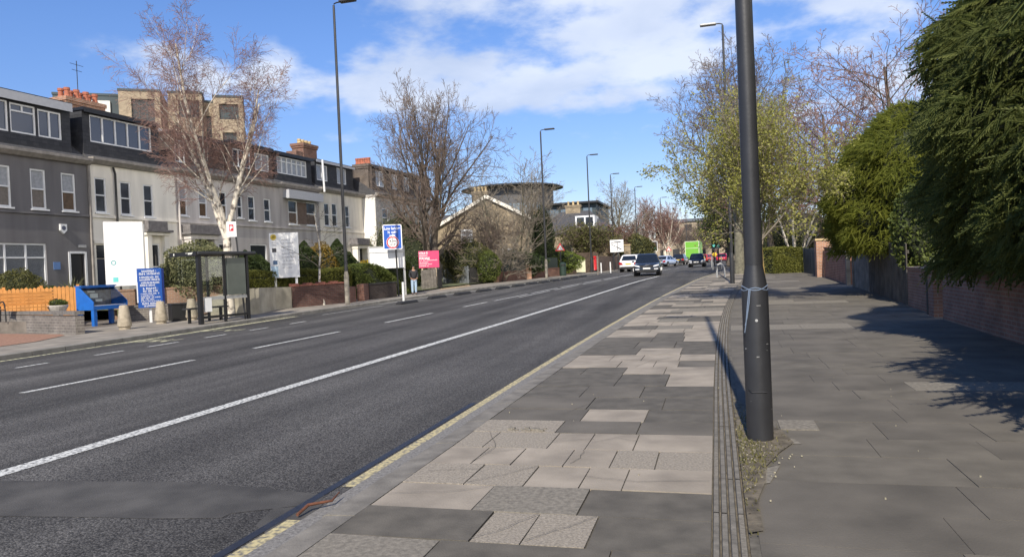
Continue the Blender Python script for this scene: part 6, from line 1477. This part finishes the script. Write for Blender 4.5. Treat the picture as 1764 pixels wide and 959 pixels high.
def column(label, px, d, top, rx, seed, m_=F_dark, base=470): 
    p = GP(px, base, d, .4); H_ = (base-top)*d/FPX+.2
    R = np.random.RandomState(seed); t = thing('columnar_conifer', label, 'tree', P3(p), 0, 'tall evergreen columns before the terrace')
    n = 7000; z = R.rand(n)**.85; a = R.rand(n)*6.28; r = rx*(np.sin(PI*np.clip(z*.62+.22, 0, 1))**.8)*np.clip((1-z)*3.2, 0, 1)**.6*(1-np.abs(R.normal(0, .12, n)))*(1+.12*np.sin(z*17+a*3))
    leaves('foliage', np.stack([r*np.cos(a), r*np.sin(a), z*H_], 1), .10, m_, t, R)
    MB().lathe([(rx*.55, .1), (rx*.75, H_*.4), (rx*.45, H_*.7), (.03, H_*.94)], 10).ob('inner_foliage', M_dk, t)
for i, (px, d, top, rx, lb) in enumerate([(424, 37, 388, .7, 'dark evergreen column nearest the birch trunk'), (449, 38, 398, .75, 'stout dark evergreen column left of the information board'), (526, 36.5, 376, .72, 'tallest dark evergreen column right of the information board'), (583, 40, 378, .75, 'dark evergreen column beside the lamp post'), (438, 40, 392, .7, 'dark evergreen column half behind its neighbours'), (603, 41, 402, .6, 'short dark evergreen column past the lamp post')]): column(lb, px, d, top, rx, 100+i)
bush('golden laurel bush between the evergreen columns', GP(556, 470, 39.5, .6), .9, .8, 1.35, F_gold, 6000, .1, 11)
bush('small bright yellow bush beside the wide white sign board', GP(631, 462, 42, .9), .75, .7, .7, F_yel, 4000, .09, 12)
bush('dark green shrub left of the pink sale board', GP(706, 468, 49, .8), 1.2, 1, 1.0, F_dark, 5000, .1, 13); bush('loose climbing shrub against the grey stone front', GP(690, 440, 50, .6), 2.2, .8, 2.6, F_vari, 6000, .1, 14, jit=.2)
bush('broad olive-green bush behind the dark plank fence', GP(805, 470, 52, .8), 2.0, 1.4, 1.55, F_olive, 9000, .1, 15); bush('rounded mid-green bush at the corner of the dark plank fence', GP(843, 480, 51, .7), .9, .8, 1.1, F_mid, 4000, .1, 16)
bush('ivy-clad dark green tree stump beside the lamp post', GP(938, 465, 62, .9), 1.0, 1, 2.9, F_dark, 7000, .13, 17); bush('pale green hedge bush above the garden wall', GP(955, 455, 64, .9), 2.6, 1.2, 1.1, F_bright, 7000, .12, 18)
bush('dense green shrub behind the dark railing panels', GP(890, 470, 58, .8), 2.6, 1, 1.1, F_dark, 6000, .12, 24)
R = np.random.RandomState(9)
t, tips = tree('spreading olive evergreen tree above the red pillar box', G(1008, 462, 84), 5.2, 6.6, fd, M_bark, M_twig, 81, 2, name='holly_tree', minr=.012)
leaves('foliage', tips[R.randint(0, len(tips), 9000)]+R.normal(0, .22, (9000, 3)), .2, F_olive, t, R)
t, tips = tree('dark red-brown ornamental tree above the brown fence', G(1050, 460, 92), 5.4, 6.0, fd, M_bark, M_twigp, 82, 2, name='plum_tree', minr=.014)
leaves('foliage', tips[R.randint(0, len(tips), 3500)]+R.normal(0, .25, (3500, 3)), .16, leafmat('leaf_bronze', (.08, .04, .025), (.16, .09, .05)), t, R)
bush('bright yellow-green conifer bush behind the dark oncoming estate car', GP(1098, 452, 90, 1.0), 2.3, 1.6, 2.0, F_olive, 7000, .2, 19)
t, tips = tree('dark evergreen tree overhanging the road before the traffic lights', G(1256, 462, 76), 8.4, 6.5, fd, M_bark, M_twig, 83, 2, name='evergreen_tree', minr=.012)
leaves('foliage', tips[R.randint(0, len(tips), 14000)]+R.normal(0, .3, (14000, 3)), .22, F_dark, t, R)
# yellow-green street tree with lichen-orange trunk
sy = [lv(ref=4.6, r=.105, seg=7, wan=.03, end=.35), lv(n=17, len=.62, ang=1.15, ang2=.5, up=.06, start=.33, wan=.08, seg=6, end=.25, rr=.5, ref=2.4, shape=dome), lv(n=9, len=.5, ang=.75, up=.03, start=.15, wan=.1, seg=4, end=.3, rr=.5, ref=1.2), lv(n=7, len=.5, ang=.7, start=.15, up=.02, wan=.12, seg=3, end=.5, rr=.55, ref=.6), lv(n=4, len=.5, ang=.7, start=.15, wan=.12, seg=2, end=.6, rr=.6)]
M_lorg = mat('lichen_bark', (.14, .12, .09), .95, .3, 5, col2=(.38, .26, .07), bump=.5, detail=8)
p = on(1318, 520, 0)
t, tips = tree('street tree with orange lichened trunk and small pale yellow-green leaves', p, 7.3, 4.8, sy, M_lorg, M_twigg, 91, 1, name='street_tree', minr=.006, lean=(-.02, 0))
low = tips[(tips[:, 2] > 1.9) & (R.rand(len(tips)) < np.clip((7.0-tips[:, 2])/3.2, .06, 1))]; q = low[R.randint(0, len(low), 28000)]
leaves('foliage', q+R.normal(0, .09, (28000, 3)), .08, leafmat('leaf_pale_spring', (.22, .23, .045), (.50, .48, .15), .45), t, R)
boxhedge('clipped hedge at the bend of the right footway', V2(3.3, 47.0), V2(5.3, 47.6), 1.5, 2.4, F_hedge, 9000, .09, 22)
bush('brown leafless-looking conifer behind the orange brick pier', V2(7.2, 44), 1.5, 1.5, 2.0, leafmat('leaf_brown', (.06, .035, .02), (.13, .08, .05)), 6000, .11, 23)
bush('glossy green laurel hanging over the dark plank fence', Vector((5.2, 22.3, .9)), .55, .8, 1.2, F_mid, 2600, .11, 25)
# ---- conifers with drooping sprays
def frond_mesh(name, P_, D_, size, m_, parent, R, droop=.5, out=None):
    """feathery sprays: a curved stem with tapering side leaflets"""
    K = 8; s = np.linspace(0, 1, K+1)
    tx = [(x, 0, 0) for x in s]; tv = []
    for i, x in enumerate(s): tv += [(x, .012*(1-x)+.004, 0), (x, -.012*(1-x)-.004, 0)]
    nb = len(tv); qs = [(2*i, 2*i+1, 2*i+3, 2*i+2) for i in range(K)]; ts = []
    for i in range(K):
        l = .30*(1-.7*s[i])*(1 if i else .7)
        for sg, j in ((1, 0), (-1, 1)):
            tv.append((s[i]+l*.95, sg*l*.42, -.08*l)); k = len(tv)-1
            ts.append((2*i+j, 2*i+2+j, k) if sg < 0 else (2*i+2+j, 2*i+j, k))
    T = np.array(tv); n = len(P_); m = len(T)
    X = D_/np.linalg.norm(D_, axis=1, keepdims=True); up = out*.35+np.array([0, 0, .3])+R.normal(0, .8, (n, 3)); Y = np.cross(up, X); Y /= np.linalg.norm(Y, axis=1, keepdims=True); Z = np.cross(X, Y)
    S = size*R.uniform(.6, 1.4, (n, 1, 1)); dr = (droop*R.uniform(.4, 1.4, (n, 1)))
    loc = X[:, None]*T[None, :, 0:1]+Y[:, None]*T[None, :, 1:2]+Z[:, None]*T[None, :, 2:3]
    loc[:, :, 2] += -dr*T[None, :, 0]**2+.35*dr*T[None, :, 0]**4
    V = P_[:, None]+loc*S
    o = (np.arange(n)*m)[:, None, None]
    return np_mesh(name, V.reshape(-1, 3), [(np.array(qs)[None]+o).reshape(-1, 4), (np.array(ts)[None]+o).reshape(-1, 3)], m_, parent)
def conifer(label, p, rx, ry, H, z0, m_, n, size, seed, droop=.6, zmid=.4):
    R = np.random.RandomState(seed); t = thing('conifer', label, 'tree', P3(p), 0)
    def prof(z): return np.where(z < zmid, .86+.14*np.sin(PI/2*np.clip(z/zmid, 0, 1)), np.cos(np.clip((z-zmid)/(1-zmid), 0, 1)*PI/2*.96)**.75)
    z = R.rand(n)**1.0; a = R.rand(n)*2*PI
    lump = 1+.07*np.sin(a*5+z*9)+.06*np.sin(a*9-z*14+1)+.05*np.sin(z*31+a*3)
    r = prof(z)*lump*(1-np.abs(R.normal(0, .06, n)))
    P_ = np.stack([rx*r*np.cos(a), ry*r*np.sin(a), z0+z*(H-z0)], 1)
    D_ = np.stack([np.cos(a)/rx, np.sin(a)/ry, np.full(n, .0)], 1); D_ /= np.linalg.norm(D_, axis=1, keepdims=True)
    O_ = D_.copy(); D_ = D_*.6+R.normal(0, .42, (n, 3)); D_[:, 2] += -.42+1.3*np.clip(z-.6, 0, 1)
    frond_mesh('foliage', P_-D_*size*.3, D_, size, m_, t, R, droop*.35, O_)
    k = MB(); zz = np.linspace(0, .97, 12); N_ = 24
    for q in zz:
        for j in range(N_): b_ = 2*PI*j/N_; s_ = float(prof(np.array([q]))[0])*.84*(1+.07*math.sin(b_*5+q*9)); k.v.append((rx*s_*math.cos(b_), ry*s_*math.sin(b_), z0+.25+q*(H-z0)*.97))
    for i in range(11):
        for j in range(N_): k.f.append((i*N_+j, i*N_+(j+1) % N_, (i+1)*N_+(j+1) % N_, (i+1)*N_+j)); k.m.append(0)
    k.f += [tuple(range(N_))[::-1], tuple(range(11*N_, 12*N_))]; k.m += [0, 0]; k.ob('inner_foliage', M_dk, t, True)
    MB().tube([(0, 0, -.1), (0, 0, z0+1)], [.25, .2], 10).ob('trunk', M_bark, t)
    return t
F_con = leafmat('conifer_dark', (.085, .115, .03), (.28, .31, .09), .5, .6); F_con2 = leafmat('conifer_bright', (.15, .19, .03), (.42, .44, .08), .5, .6)
conifer('huge dark drooping conifer overhanging the right footway', Vector((6.15, 12.9, 0)), 2.85, 3.2, 7.6, 1.15, F_con, 38000, .34, 201, .75, .3)
conifer('big dark conifer at the right edge, nearer than the overhanging one', Vector((5.75, 6.0, 0)), 2.95, 3.4, 6.0, 1.1, F_con, 6000, .5, 202, .75)
conifer('dark conifer beside the photographer throwing its shadow on the footway', Vector((5.8, .6, 0)), 3.0, 2.9, 5.6, 1.0, F_con, 4000, .5, 203, .75)
conifer('bright yellow-green conifer above the dark plank fence', Vector((6.25, 26.6, .1)), 2.65, 2.9, 6.1, 1.4, F_con2, 22000, .30, 204, .4, .35)

for i, (x, y, rx, rz, m_, lb) in enumerate([(6.5, 62, 3.2, 2.3, F_olive, 'loose olive thicket behind the far clipped hedge'), (10.5, 58, 3.0, 2.6, F_dark, 'dark evergreen thicket behind the brown conifer'), (15, 70, 5.0, 3.6, F_mid, 'tall green thicket filling the garden beyond the conifers'), (3.6, 82, 3.0, 2.6, F_dark, 'dark thicket right of the thick pale trunk')]):
    bush(lb, V2(x, y), rx, 2.0, rz, m_, 7000, .16, 60+i, 'thicket', 'shrub', jit=.22)
